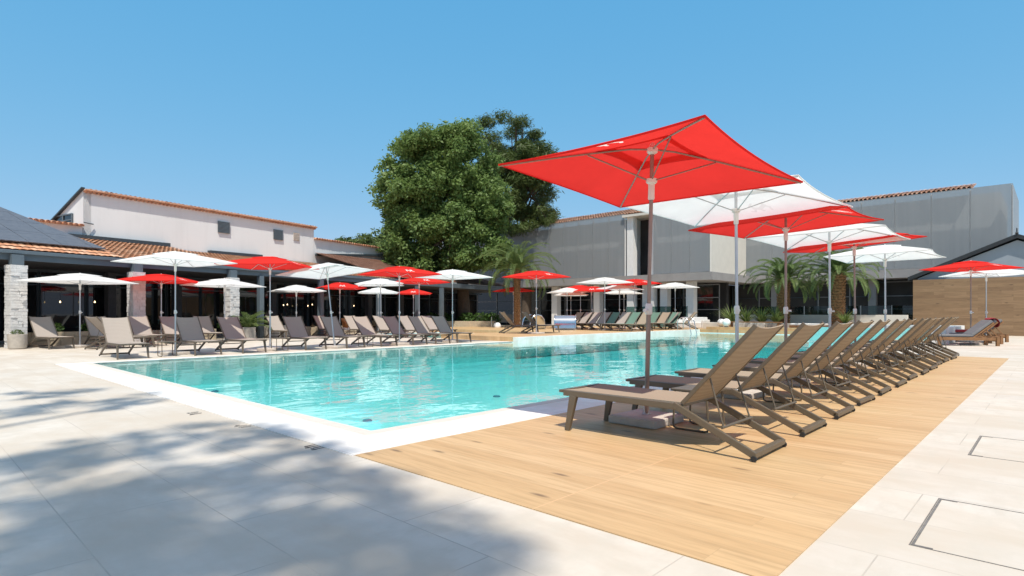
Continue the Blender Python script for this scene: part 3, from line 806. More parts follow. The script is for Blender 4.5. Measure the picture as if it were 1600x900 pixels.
# roof: short tiled lip seen from below, then the slope falling to the back
tile_roof('roof', tuple(CP(17.3,6.72,ZT+.0)), tuple(CP(TC,6.72,ZT+.0)), -.01, .0, M['tile_pale'], wb) if False else None
rt = MB(); a0 = CP(TC,6.75,ZT+.02); a1 = CP(17.3,6.75,ZT+.02)
rf = MB(); rf.hexa([tuple(CP(TC,6.75,ZT+.004)),tuple(CP(17.3,6.75,ZT+.004)),tuple(CP(17.3,15,zb)),tuple(CP(TC,15,zb)),tuple(CP(TC,6.75,ZT+.06)),tuple(CP(17.3,6.75,ZT+.06)),tuple(CP(17.3,15,zb+.06)),tuple(CP(TC,15,zb+.06))])
ro = rf.build('roof', M['tile_pale'], wb)
def tile_lip(p0, p1, r, parent, mat, name='eave_tiles', z=.05, step=.235, out=.25, tilt=.05):
    """row of barrel tiles whose round ends show along an eave"""
    mb = MB(); p0 = Vector(p0); p1 = Vector(p1); d = p1-p0; n_ = round(d.length/step); d = d/n_; nn = Vector((d.y,-d.x,0)).normalized()
    if nn.dot(p0) > 0: nn = -nn                      # the open ends look to the pool
    uvl = []
    for i in range(n_):
        c = p0 + d*(i+.5) + Vector((0,0,z)); A = []; B = []
        j = random.uniform(-.02,.02)
        for k in range(7):
            t_ = math.pi*k/6; off = d.normalized()*math.cos(t_)*r; zz = math.sin(t_)*r
            A.append(c + nn*(out+j) + off + Vector((0,0,zz-tilt))); B.append(c - nn*.55 + off + Vector((0,0,zz)))
        o = 0; mb.add(A+B, [(k+1,k,7+k,8+k) for k in range(6)])
        Ai = [c+nn*(out+j)+(a_-(c+nn*(out+j)))*.82 for a_ in A]
        mb.add(A+Ai, [(k,k+1,8+k,7+k) for k in range(6)])
        uvl += [(i+.5,.5)]*12
    me = mb.mesh(name); ul = me.uv_layers.new(name='UVMap')
    for i, poly in enumerate(me.polygons):
        for li in poly.loop_indices: ul.data[li].uv = uvl[i]
    o = link(name, me, mat, parent)
    return o
tile_lip(CP(TC+.1,6.95,ZT), CP(17.25,6.95,ZT), .125, wb, M['tile'], z=.02, out=.20)
tile_lip(CP(TC+.1,6.95,ZT), CP(17.25,6.95,ZT), .10, wb, M['tile_pale'], z=-.09, out=.12, step=.21)
def opening(px0, px1, py0, py1, parent, kind, d=7.0):
    """a framed opening on the tall wall between photo columns px0 and px1"""
    def tt(px):
        k = (px-800)/FOC; b = C0 + W_N*d; return (b.x - k*b.y)/(k-.57) if abs(k-.57) > 1e-6 else 0
    t0, t1 = tt(px0), tt(px1); D0 = CP(t0,d).y; zz0 = zpx(py1, D0); zz1 = zpx(py0, D0)
    A, B = CP(t0,d-.02), CP(t1,d-.02)
    return A, B, zz0, zz1
for (a0_, a1_, b0_, b1_) in ((340,358,345,363),(427,441,358,374)):
    A, B, z0, z1 = opening(a0_, a1_, b0_, b1_, wb, 'louvre')
    fr_ = MB(); fr_.wall(xy(A), xy(B), z0, z1, -.02); lo = fr_.build('louvre', M['steel_dark'], wb)
    sl = MB(); nb = 9
    for i in range(nb):
        zc = z0 + (z1-z0)*(i+.5)/nb; off = -W_N*.06
        sl.bar(A+off+Vector((0,0,zc)), B+off+Vector((0,0,zc)), .05, .05, up=(0,0,1))
    sl.build('slat', M['steel_grey'], lo)
A, B, z0, z1 = opening(458, 467, 363, 375, wb, 'vent')
fr_ = MB(); fr_.wall(xy(A), xy(B), z0, z1, -.03); ve = fr_.build('air_vent', M['cream_wall'], wb)
sl = MB()
for i in range(5): zc = z0+(z1-z0)*(i+.5)/5; sl.bar(A-W_N*.05+Vector((0,0,zc)), B-W_N*.05+Vector((0,0,zc)), .03, .04)
sl.build('vent_slat', M['concrete'], ve)
# small window in the gable
gw0, gw1 = CP(TC,8.0), CP(TC,9.9)
wz0, wz1 = zpx(352,29.5), zpx(334,29.5)
mw = MB(); dd = -W_D*.03; mw.hexa([tuple(gw0+Vector((0,0,wz0))),tuple(gw1+Vector((0,0,wz0))),tuple(gw1+dd+Vector((0,0,wz0))),tuple(gw0+dd+Vector((0,0,wz0))),tuple(gw0+Vector((0,0,wz1))),tuple(gw1+Vector((0,0,wz1))),tuple(gw1+dd+Vector((0,0,wz1))),tuple(gw0+dd+Vector((0,0,wz1)))])
wn = mw.build('window', M['dark_glass'], wb)
fm = MB(); 
for za in (wz0, (wz0+wz1)/2, wz1): fm.bar(gw0+dd*1.5+Vector((0,0,za)), gw1+dd*1.5+Vector((0,0,za)), .07, .06)
for ga_ in (gw0, (gw0+gw1)/2, gw1): fm.bar(ga_+dd*1.8+Vector((0,0,wz0)), ga_+dd*1.8+Vector((0,0,wz1)), .06, .06)
fm.build('frame', M['steel_grey'], wn)
# rain pipe fixings
dp = MB(); p = CP(TC+.35,6.9); dp.tube([(p.x,p.y,5.7),(p.x-.1,p.y-.5,5.72)], .03, 6); dp.build('spout', M['steel_grey'], wb)

# lower wing towards the solar roof, and the one beyond
lw = thing('low_white_wing', 'lower white wall with tiled coping beside the gable of the white building', 'building')
m_ = MB(); m_.wall(xy(CP(-6,7.02)), xy(CP(TC-.02,7.02)), 0, 5.55, .4); m_.build('wall', M['white_wall'], lw)
tile_lip(CP(-6,6.95,5.55), CP(TC-.05,6.95,5.55), .125, lw, M['tile'], z=.02, out=.2)
rf = MB(); rf.hexa([tuple(CP(-6,6.8,5.56)),tuple(CP(TC-.03,6.8,5.56)),tuple(CP(TC-.03,12,5.0)),tuple(CP(-6,12,5.0)),tuple(CP(-6,6.8,5.62)),tuple(CP(TC-.03,6.8,5.62)),tuple(CP(TC-.03,12,5.06)),tuple(CP(-6,12,5.06))]); rf.build('roof', M['tile_pale'], lw)
fw = thing('far_white_wing', 'low white wing with tiled edge past the tall white building, near the tree', 'building')
m_ = MB(); m_.wall(xy(CP(17.22,7.05)), xy(CP(34,7.05)), 0, 6.55, .4); m_.build('wall', M['white_wall'], fw)
tile_lip(CP(17.22,7.0,6.55), CP(34,7.0,6.55), .125, fw, M['tile'], z=.02, out=.2)
rf = MB(); rf.hexa([tuple(CP(17.25,6.85,6.56)),tuple(CP(34,6.85,6.56)),tuple(CP(34,13,5.6)),tuple(CP(17.25,13,5.6)),tuple(CP(17.25,6.85,6.62)),tuple(CP(34,6.85,6.62)),tuple(CP(34,13,5.66)),tuple(CP(17.25,13,5.66))]); rf.build('roof', M['tile_pale'], fw)
fl = MB(); fl.bar(CP(17.3,6.9,5.42), CP(24,6.9,6.02), .22, .16); fl.build('flashing', M['steel_dark'], fw)
tile_roof('front_roof', tuple(CP(17.1,-.6,3.55)), tuple(CP(30,-.6,3.55)), 7.4, 2.0, M['tile_brown'], fw, pitch=.26, row=.34)

# restaurant: low building under the tiled slope, open colonnade in front
rs = thing('restaurant_building', 'restaurant under a terracotta roof, dark windows behind a slate grey eave', 'building')
EV = 3.42
tile_roof('roof', tuple(CP(1.2,-.8,EV)), tuple(CP(8.3,-.8,EV)), 7.7, 1.52, M['tile'], rs)
tile_roof('roof', tuple(CP(8.3,-.8,EV+.01)), tuple(CP(17.0,-.8,EV+.01)), 7.7, 1.38, M['tile'], rs)
fl = MB(); fl.bar(CP(3.9,6.78,4.98), CP(8.15,6.78,5.02), .3, .20); fl.build('flashing', M['steel_dark'], rs)
fl = MB(); fl.bar(CP(10.2,6.78,4.86), CP(13.3,6.78,4.90), .3, .18); fl.build('flashing', M['steel_dark'], rs)
# pavilion end with its hip
HP = CP(1.29, 5.6, 5.68); E1 = CP(2.74,-.85,EV+.02)
hipn = (HP-E1).cross(Vector((0,0,1))).normalized()
ref = CP(-5,2)-E1
if hipn.dot(ref) > 0: hipn = -hipn
tile_roof('hip_roof', tuple(CP(-9,-.85,EV+.02)), tuple(CP(3.2,-.85,EV+.02)), 9.0, 3.15, M['tile'], rs, clip=[(E1, hipn)])
side = MB(); Q = CP(4.2,5.6,4.65); side.add([tuple(E1),tuple(Q),tuple(HP),tuple(CP(2.5,8,6.4)),tuple(CP(4.4,8,5.0))], [(0,1,2)]); side.build('hip_side', M['tile_brown'], rs)
fb = MB(); fb.wall(xy(CP(-9,-.95)), xy(CP(16.9,-.95)), 3.06, 3.36, .12); fb.build('eave_beam', M['steel_grey'], rs, bevel=.01)
gt = MB(); gt.wall(xy(CP(-9,-1.10)), xy(CP(16.9,-1.10)), 3.27, 3.40, .15); gt.build('gutter', M['steel_grey'], rs, bevel=.02)
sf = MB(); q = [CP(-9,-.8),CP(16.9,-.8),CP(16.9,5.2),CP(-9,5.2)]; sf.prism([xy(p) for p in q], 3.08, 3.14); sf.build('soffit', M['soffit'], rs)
fl = MB(); q = [CP(-9,3.6),CP(16.9,3.6),CP(16.9,5.2),CP(-9,5.2)]; fl.prism([xy(p) for p in q], .01, .10); fl.build('plinth', M['concrete_grey'], rs)
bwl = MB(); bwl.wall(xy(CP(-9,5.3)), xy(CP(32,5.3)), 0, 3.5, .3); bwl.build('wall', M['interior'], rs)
tcur = -9.; k = 0
while tcur < 31:
    wdt = 1.55; a, b = CP(tcur+.03,3.7), CP(tcur+wdt-.03,3.7)
    wm = MB(); wm.wall(xy(a), xy(b), .12, 2.95, .03); wo = wm.build('window', M['dark_glass'], rs)
    f_ = MB()
    for p in (a, b): f_.bar(p-W_N*.02+Vector((0,0,.10)), p-W_N*.02+Vector((0,0,3.0)), .07, .07)
    f_.bar(a-W_N*.02+Vector((0,0,2.42)), b-W_N*.02+Vector((0,0,2.42)), .06, .05)
    f_.build('frame', M['steel_dark'], wo)
    tcur += wdt; k += 1
hd = MB(); hd.wall(xy(CP(-9,3.66)), xy(CP(32,3.66)), 2.96, 3.08, .12); hd.build('window_head', M['steel_dark'], rs)
for t_ in (-1.2, 1.0, 4.05, 6.7, 11.6, 14.6, 18.5, 21.5):
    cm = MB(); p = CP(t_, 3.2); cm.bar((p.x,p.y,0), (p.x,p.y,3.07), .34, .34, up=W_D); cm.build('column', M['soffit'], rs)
# second part of the colonnade under the brown roof
fb = MB(); fb.wall(xy(CP(16.92,-.75)), xy(CP(31,-.75)), 3.12, 3.46, .12); fb.build('eave_beam', M['steel_grey'], rs)
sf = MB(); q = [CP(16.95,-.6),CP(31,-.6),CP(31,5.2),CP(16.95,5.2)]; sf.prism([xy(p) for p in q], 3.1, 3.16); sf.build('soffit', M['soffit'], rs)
# warm pendant lamps
for i, (px, t_) in enumerate(((94,1.55),(148,2.55),(443,11.3),(449,11.5),(481,13.3),(488,13.5),(553,16.6))):
    kx = (px-800)/FOC; d_ = 3.0
    b0 = C0 + W_N*d_; tq = (b0.x - kx*b0.y)/(kx-.57); p = CP(tq, d_)
    zc = zpx([472,472,477,476,478,476,478][i], p.y)
    lab = ['warm pendant lamp behind the low white parasol, by the first pillar','warm pendant lamp right of the low white parasol pole','warm pendant lamp of a pair past the potted palm, left one','warm pendant lamp of a pair past the potted palm, right one','small warm lamp low by the grey column past the potted palm','small warm lamp high by the grey column past the potted palm','warm lamp behind the leaning parasol pole'][i]
    lt = thing('pendant_lamp', lab, 'lamp', (p.x,p.y,zc), 0, 'warm pendant lamps in the restaurant')
    MB().lathe([(.01,-.03),(.024,-.02),(.029,0),(.022,.022),(.012,.055)], 12).build('bulb', M['bulb'], lt, smooth=60)
    MB().tube([(0,0,.055),(0,0,3.08-zc)], .006, 6).build('cord', M['rubber'], lt)

# solar panels lying on the pavilion roof
sa = thing('solar_array', 'dark grey solar panels covering the hipped roof end of the restaurant', 'solar panels')
slope = Vector((0,0,3.15)) + W_N*9.0; SL = slope.length; slope.normalize(); nrm = W_D.cross(slope).normalized()
if nrm.z < 0: nrm = -nrm
e0 = CP(-9,-.85,EV+.02)
pw, ph = 1.02, 1.66
for r_ in range(4):
    for c in range(16):
        s_ = c*(pw+.02)+.3; d_ = .75 + r_*(ph+.02)
        far = E1 + (HP-E1)*((d_+ph)/ (HP-E1).length*1.0)
        o = e0 + W_D*s_ + slope*d_ + nrm*.13
        # keep clear of the hip
        chk = e0 + W_D*(s_+pw) + slope*(d_+ph)
        if (chk-E1).dot(hipn) > -.05: continue
        pm = MB(); a = o; pts = [a, a+W_D*pw, a+W_D*pw+slope*ph, a+slope*ph]
        pm.hexa([tuple(p-nrm*.04) for p in pts]+[tuple(p) for p in pts])
        pn = pm.build('solar_panel', M['solar'], sa)
# a cut row of narrow panels fills the hip edge
for r_ in range(4):
    d_ = .75 + r_*(ph+.02)
    # find the last full panel
    last = max([c for c in range(16) if ((e0+W_D*(c*(pw+.02)+.3+pw)+slope*(d_+ph))-E1).dot(hipn) <= -.05])
    s_ = (last+1)*(pw+.02)+.3
    o = e0 + W_D*s_ + slope*d_ + nrm*.13
    def hit(q):   # distance along W_D to the hip plane
        return -((q-E1).dot(hipn)+.10)/W_D.dot(hipn)
    l0, l1 = hit(o), hit(o+slope*ph)
    if l0 > .1 and l1 > .02:
        pts = [o, o+W_D*l0, o+slope*ph+W_D*l1, o+slope*ph]
        MB().hexa([tuple(p-nrm*.04) for p in pts]+[tuple(p) for p in pts]).build('solar_panel', M['solar'], sa)

# stone pillars, stacked from split blocks
def tpx(px, d):
    k = (px-800)/FOC; b = C0 + W_N*d; return (b.x - k*b.y)/(k-.57)
def pillar(px, label, d_=-1.02):
    t_ = tpx(px, d_); p = CP(t_, d_); o = thing('stone_pillar', label, 'pillar', (p.x,p.y,0), math.atan2(W_D.y,W_D.x), 'white stone pillars of the colonnade')
    mb = MB(); z = 0; hw = .235
    mb.box(-hw+.03,hw-.03,-hw+.03,hw-.03,0,2.86)
    while z < 2.84:
        h_ = min(random.uniform(.08,.15), 2.88-z)
        for sx in (0,1,2,3):
            cuts = [0] + sorted(random.uniform(.2,.8) for _ in range(random.choice((1,1,2)))) + [1]
            for c0, c1 in zip(cuts, cuts[1:]):
                a = -hw + 2*hw*c0 + .003; b = -hw + 2*hw*c1 - .003; dpt = hw + random.uniform(-.012,.02)
                bx = [(a,-dpt),(b,-dpt),(b,-hw+.06),(a,-hw+.06)]
                if b-a < .04: continue
                ca, sa_ = [(1,0),(0,1),(-1,0),(0,-1)][sx]
                mb.prism([(ca*x-sa_*y, sa_*x+ca*y) for x,y in bx], z+.003, z+h_-.003)
        z += h_
    mb.build('shaft', M['white_stone'], o)
    st = MB(); st.box(-.17,.17,-.17,.12,2.86,3.24); st.build('steel_stub', M['steel_grey'], o)
pillar(25, 'white split stone pillar first along the colonnade, with a grey pot at its foot')
pillar(213, 'white split stone pillar between the low white and low red parasols')
pillar(362, 'white split stone pillar beside the potted palm')
for px, lab in ((407,'slate grey steel post just past the potted palm'),(501,'slate grey steel post behind the leaning white parasol'),(592,'slate grey steel post behind the two stacked white parasols'),(652,'slate grey steel post where the brown roof begins'),(690,'slate grey steel post under the brown roof near the tree')):
    p = CP(tpx(px,-.93),-.93); mb = MB(); mb.bar((p.x,p.y,0),(p.x,p.y,3.055), .24, .24, up=W_D); mb.bar((p.x,p.y,0),(p.x,p.y,.02), .36, .36, up=W_D)
    o = mb.build('steel_post', M['steel_grey'], bevel=.008); tag(o, lab, 'post', 'slate grey posts of the colonnade')
# low stone planters between the pillars
def planter(t0, t1, d0, d1, h_, label, n):
    o = thing('stone_planter', label, 'planter', (0,0,0), 0, 'cream stone planters along the restaurant')
    mb = MB(); nseg = int((t1-t0)/.3); z = 0
    A0, A1 = CP(t0,d0), CP(t1,d0); Lw = (A1-A0).length
    q = [CP(t0,d0+.05),CP(t1,d0+.05),CP(t1,d1),CP(t0,d1)]; mb.prism([xy(p) for p in q], 0, h_-.06)
    rows = 3
    for r_ in range(rows):
        s_ = 0
        while s_ < Lw-.05:
            l_ = min(random.uniform(.2,.5), Lw-s_); j = random.uniform(-.02,.02)
            a = A0+W_D*(s_+.005)-W_N*j; b = A0+W_D*(s_+l_-.005)-W_N*j
            mb.wall(xy(a), xy(b), r_*h_/rows+.004, (r_+1)*h_/rows-.004, .1); s_ += l_
    mb.build('stone_edge', M['cream_stone'], o)
    sb = MB(); q = [CP(t0+.1,d0+.15),CP(t1-.1,d0+.15),CP(t1-.1,d1-.1),CP(t0+.1,d1-.1)]; sb.prism([xy(p) for p in q], h_-.06, h_-.03); sb.build('soil', M['soil'], o)
    return o
planter(0, 2.8, -.55, .15, .52, 'cream stone planter between the first two stone pillars', 0)
planter(3.5, 6.4, -.55, .15, .5, 'cream stone planter between the second and third stone pillars', 0)
planter(7.1, 8.2, -.6, -.1, .5, 'cream stone planter behind the potted palm', 0)
planter(8.6, 11.2, -.6, -.1, .5, 'cream stone planter past the first steel post', 0)
planter(11.5, 14.2, -.6, -.1, .5, 'cream stone planter behind the rattan chair', 0)

# ------------------------------------------------------------------ plants
def np_mesh(name, verts, quads):
    me = bpy.data.meshes.new(name); nv, nf = len(verts), len(quads)
    me.vertices.add(nv); me.vertices.foreach_set('co', np.asarray(verts, np.float32).ravel())
    me.loops.add(nf*4); me.polygons.add(nf)
    me.loops.foreach_set('vertex_index', np.asarray(quads, np.int32).ravel())
    me.polygons.foreach_set('loop_start', np.arange(0, nf*4, 4, dtype=np.int32))
    me.update(calc_edges=True); me.validate()
    return me
def leaf_mesh(name, centers, size, aspect=.5, up=.35, out=None, jitter=.35):
    """one leaf-sized rhombus per centre, tipped by a random normal"""
    n = len(centers); c = np.asarray(centers)
    nr = RNG.normal(size=(n,3)); nr[:,2] = np.abs(nr[:,2])+up
    if out is not None: nr += out*1.1
    nr /= np.linalg.norm(nr, axis=1)[:,None]
    t_ = RNG.normal(size=(n,3)); t_ -= nr*(t_*nr).sum(1)[:,None]; t_ /= np.linalg.norm(t_, axis=1)[:,None]
    b_ = np.cross(nr, t_); s = size*(1+jitter*RNG.normal(size=n)).clip(.4,1.9)
    L_ = t_*s[:,None]; Wd = b_*(s*aspect)[:,None]; fold = nr*(s*.12)[:,None]
    v = np.stack([c-L_, c+Wd*.9+fold-L_*.1, c+L_, c-Wd*.9+fold-L_*.1], 1).reshape(-1,3)
    q = np.arange(n*4).reshape(-1,4)
    return np_mesh(name, v, q)
def clump_points(centers, radii, per, flat=.75):
    pts, outs = [], []
    for c, r_ in zip(centers, radii):
        n = max(6, int(per*r_*r_)); d = RNG.normal(size=(n,3)); d /= np.linalg.norm(d,axis=1)[:,None]
        rad = r_*RNG.uniform(.25,1.0,size=n)**.5; rad *= 1+.25*RNG.normal(size=n)
        p = d*rad[:,None]; p[:,2] *= flat; pts.append(p+np.asarray(c)); outs.append(d)
    return np.concatenate(pts), np.concatenate(outs)
def crown_clumps(n, c, rx, ry, rz, rmin, rmax, shell=.5, low=-.9):
    out, rad = [], []
    while len(out) < n:
        d = RNG.normal(size=3); d /= np.linalg.norm(d)
        if d[2] < low: continue
        k = RNG.uniform(shell,1.)
        out.append(np.array(c)+d*k*np.array([rx,ry,rz])); rad.append(RNG.uniform(rmin,rmax)*(1.15-.35*k))
    return out, rad
def limbs(mb, base, top, targets, r0):
    base = Vector(base); top = Vector(top)
    for tg in targets:
        tg = Vector(tg); s_ = base.lerp(top, random.uniform(.45,1.)); mid = s_.lerp(tg,.5)+Vector((random.uniform(-.3,.3),random.uniform(-.3,.3),.4))
        k = r0*random.uniform(.25,.45); mb.tube([s_, mid, tg], [k, k*.65, k*.2], 6)
def tree(name, label, loc, trunk, clumps, leafmat, size, per, aspect=.5, up=.35, group=None, nlimb=26, flat=.75, barkmat=None):
    o = thing(name, label, 'tree', loc, 0, group)
    tb = MB(); tb.tube(trunk[0], trunk[1], 12)
    cs, rs_ = clumps
    idx = RNG.choice(len(cs), min(nlimb,len(cs)), replace=False)
    limbs(tb, trunk[0][1], trunk[0][-1], [cs[i] for i in idx], trunk[1][0])
    tb.build('trunk', barkmat or M['bark'], o, smooth=50)
    p, d = clump_points(cs, rs_, per, flat)
    link('crown', leaf_mesh('crown', p, size, aspect, up, d*.6), leafmat, o)
    return o
# the big broadleaf tree between the buildings
D1 = 47.
x, y = at(722, D1)
z = zpx
def P1(px, py, d=0): 
    X, Y = at(px, D1+d); return np.array([X-x, Y-y, zpx(py, D1+d)])
cs, rr = [], []
lobes = [(655,255,46,34),(616,300,18,48),(690,240,52,30),(735,252,36,30),(765,315,28,44),(690,325,70,52),(645,370,36,44),(745,385,44,34),(700,405,56,20),(617,380,14,42),(782,396,18,18),(716,216,26,12),(640,232,24,14),(735,212,18,10),(690,300,40,26),(700,345,40,22),(660,300,30,30),(640,330,30,40),(625,410,20,16),(735,340,36,36),(665,410,40,18)]
for (cx,cy,rx,ry) in lobes:
    n = int(rx*ry/44)+4
    for _ in range(n):
        a = RNG.uniform(0,2*math.pi); k = RNG.uniform(.15,1)**.5; dd = RNG.uniform(-1,1)
        c = P1(cx+math.cos(a)*rx*k, cy+math.sin(a)*ry*k, 0); c[1] += dd*min(6.2, (rx*D1/FOC)*1.0+1.2)*math.sqrt(max(0,1-k*k*.8))
        cs.append(c); rr.append(RNG.uniform(.5,.95))
tree('broadleaf_tree', 'huge round broadleaf tree with dense green crown behind the pool', (x,y,0),
     ([(0,0,0),(.15,0,1.5),(.0,.2,4),(-.3,0,7),(-.2,0,11)], [.62,.5,.45,.38,.2]), (cs, rr), M['leaf_broad'], .125, 560, .55, .3, nlimb=8)
mb = MB(); X2,Y2 = at(733,D1+.5)
# the umbrella pine behind it
D2 = 56.; x2, y2 = at(822, D2); cs, rr = [], []
for (cx,cy,rx,ry) in [(795,213,44,15),(832,238,30,24),(846,290,17,30),(818,265,42,30),(850,335,14,20),(815,342,30,24),(790,300,40,55)]:
    for _ in range(int(rx*ry/55)+3):
        a = RNG.uniform(0,2*math.pi); k = RNG.uniform(.1,1)**.5
        X, Y = at(cx+math.cos(a)*rx*k, D2); c = np.array([X-x2, RNG.uniform(-3.5,3.5), zpx(cy+math.sin(a)*ry*k, D2)])
        cs.append(c); rr.append(RNG.uniform(.7,1.15))
tree('pine_tree', 'dark pine with tufted crown standing behind the broadleaf tree', (x2,y2,0), ([(0,0,0),(.1,0,5),(-.2,0,10),(-1,0,15)], [.5,.45,.36,.15]), (cs, rr), M['leaf_pine'], .22, 420, .15, .5, nlimb=40, flat=.6)
# far greenery beyond the white wing
for i, (px, py, w_, h_, dist, lab, mt) in enumerate([(568,376,26,20,75,'pale green bushy treetop behind the far white wing','leaf_pale'),(540,372,14,9,85,'small dark treetop beyond the far white wing','leaf_pine'),(592,372,18,22,78,'pale treetop touching the broadleaf tree behind the wing','leaf_pale')]):
    X, Y = at(px, dist); zc = zpx(py, dist); r_ = w_*dist/FOC
    cs, rr = crown_clumps(26, (0,0,zc-.8), r_, r_, h_*dist/FOC, .6, 1.1, .3)
    tree('distant_tree', lab, (X,Y,0), ([(0,0,0),(0,0,zc*.5),(0,0,zc)], [.3,.25,.1]), (cs, rr), M[mt], .22, 110, .5, group='trees beyond the roofs', nlimb=8)
# tall tree beside the viewpoint: only its dappled shade falls into the picture
SUN_EL, SUN_AZ = R(61), R(9)                     # azimuth measured from straight behind the camera towards its right
SD = Vector((math.sin(SUN_AZ)*math.cos(SUN_EL), -math.cos(SUN_AZ)*math.cos(SUN_EL), math.sin(SUN_EL)))
def gpx(px, py): d_ = CAM_H*FOC/(py-HOR); return at(px, d_)
cs, rr = [], []
def cast(X, Y, h_):
    return np.array([X, Y, 0.]) + np.array(SD)*(h_/SD.z)
shade = [(60,612,70,10),(150,618,90,9),(30,640,60,10),(215,622,50,8),(120,634,60,8),
         (250,690,120,16),(330,668,70,9),(150,715,120,14),(60,730,80,16),(430,690,70,14),(490,700,45,14),(400,740,110,16),(280,760,120,18),(120,770,110,16),
         (520,745,60,16),(60,800,90,16),(200,805,60,12),(360,800,100,20),(480,800,70,18),(120,850,130,24),(300,850,140,28),(30,880,60,24),(230,885,100,20),(420,870,80,24),(540,850,60,24),
         (640,830,70,22),(720,855,60,20),(640,880,80,20),(740,885,40,14),(600,790,40,10),(565,760,30,8),(500,880,60,20)]
for (cx,cy,rx,ry) in shade:
    for _ in range(max(3,int(rx*ry/(240 if cy < 765 else 520)))):
        a = RNG.uniform(0,2*math.pi); k = RNG.uniform(0,1)**.5
        X, Y = gpx(cx+math.cos(a)*rx*k, cy+math.sin(a)*ry*k)
        cs.append(cast(X, Y, RNG.uniform(19,27))); rr.append(RNG.uniform(.16,.42))
for _ in range(60):                              # the rest of its crown, over and behind the viewpoint
    X, Y = RNG.uniform(-9,.2), RNG.uniform(-3.0,2.2)
    cs.append(cast(X, Y, RNG.uniform(19,27))); rr.append(RNG.uniform(.3,.55))
base = (-6.5,-11.5,0.)
cs = [c-np.array(base) for c in cs]
o = tree('overhanging_tree', 'tall tree beside the viewpoint, casting dappled shade on the paving', base, ([(0,0,0),(.2,.3,7),(.6,.6,15),(2.0,.9,21)], [.45,.38,.3,.12]), (cs, rr), M['leaf_broad'], .13, 210, .5, .6, nlimb=40)

# palms
def frond(mb_v, mb_q, rach, p0, az, el, L_, droop, width=.44, n=44):
    pts = []; p = Vector(p0); e = el; st = L_/n; d_h = Vector((math.cos(az), math.sin(az), 0))
    for i in range(n+1):
        pts.append(p.copy()); p = p + (d_h*math.cos(e) + Vector((0,0,math.sin(e))))*st; e -= droop/n*(.5+1.2*i/n)
    rach.tube(pts[::4]+[pts[-1]], [.022*(1-.8*k/ (len(pts[::4]))) for k in range(len(pts[::4])+1)], 4, caps=False)
    side = d_h.cross(Vector((0,0,1)))
    for i in range(4, n+1):
        t_ = i/n; w = width*(math.sin(math.pi*min(1,t_*.92+.08))**.6)*(1-.35*t_); dv = (pts[i]-pts[i-1]).normalized()
        upv = side.cross(dv)
        for s_ in (-1,1):
            tip = pts[i] + side*s_*w*.8 + dv*w*.75 + upv*w*.30 - Vector((0,0,w*.25*random.uniform(.3,1.3)))
            b = dv*.026; o = len(mb_v); m_ = pts[i].lerp(tip,.5)+upv*.03
            mb_v += [pts[i]-b, m_-b*1.3, tip, m_+b*1.3]; mb_q.append((o,o+1,o+2,o+3))
def palm(label, loc, h_, L_, nf, trunk_r, seed, group):
    random.seed(seed); o = thing('palm_tree', label, 'palm', loc, random.uniform(0,6), group)
    tr = MB(); prof = []; zz = 0
    n = int(h_/.16)
    for i in range(n):
        z0 = i*h_/n; f = 1 + .18*max(0, (i/n-.75)/.25)
        prof += [(trunk_r*f*.90, z0), (trunk_r*f*1.08, z0+h_/n*.75)]
    prof.append((trunk_r*.5, h_+.2)); tr.lathe(prof, 20)
    for i in range(int(n*9)):                              # old leaf bases
        a = i*2.39996; z0 = (i/(n*9))*h_*.97+.05; r_ = trunk_r*(1+.18*max(0,(z0/h_-.75)/.25)); c = Vector((math.cos(a)*r_*.95, math.sin(a)*r_*.95, z0)); out = Vector((math.cos(a),math.sin(a),0))
        tr.bar(c, c+out*.07+Vector((0,0,.11)), .12, .035, up=out, w1=.05, h1=.02)
    tr.build('trunk', M['palm_bark'], o)
    v, q = [], []; ra = MB()
    for i in range(nf):
        a = i*2.39996; k = i/nf; el = R(84)-k*R(84)+random.uniform(-.12,.12)
        frond(v, q, ra, (math.cos(a)*trunk_r*.5, math.sin(a)*trunk_r*.5, h_+.15-.25*k), a, el, L_*random.uniform(.85,1.1)*(.8+.2*math.sin(math.pi*k)), R(88)+R(40)*random.random())
    link('crown', np_mesh('crown', [tuple(p) for p in v], q), M['leaf_palm'], o)
    ra.build('frond_stems', M['leaf_spiky'], o)
    random.seed(seed+100)
    return o
x, y = UV(38.4,12.55); palm('thick trunked palm in front of the cream wall panel, the nearer to the terrace', (x,y,.2), 3.1, 2.7, 50, .36, 3, 'palms before the screened building')
x, y = UV(38.3,9.45); palm('thick trunked palm nearer the wood screen, its fronds under the deck parasols', (x,y,.2), 3.3, 2.75, 50, .37, 5, 'palms before the screened building')
x, y = at(808, 42.0); palm('palm with pale arching fronds leaning out from under the big tree', (x,y,0), 4.3, 3.7, 54, .20, 8, 'palms before the screened building')

def spiky(label, loc, h_, nb, group, seed):
    random.seed(seed); v, q = [], []
    for i in range(nb):
        a = random.uniform(0,6.28); el = random.uniform(.6,1.45); L_ = h_*random.uniform(.7,1.1); w = .042
        d_ = Vector((math.cos(a),math.sin(a),0)); sd = Vector((-d_.y,d_.x,0)); p = d_*.04; prev = None; e = el
        for k in range(5):
            ww = w*(1-(k/4)**1.5)+.002
            cur = (p-sd*ww, p+sd*ww)
            if prev:
                o = len(v); v += [prev[0],prev[1],cur[1],cur[0]]; q.append((o,o+1,o+2,o+3))
            prev = cur; p = p + (d_*math.cos(e)+Vector((0,0,math.sin(e))))*L_/4; e -= .18
    o = link('spiky_plant', np_mesh('spiky_plant', [tuple(p) for p in v], q), M['leaf_spiky'], None, loc)
    return tag(o, label, 'plant', group)
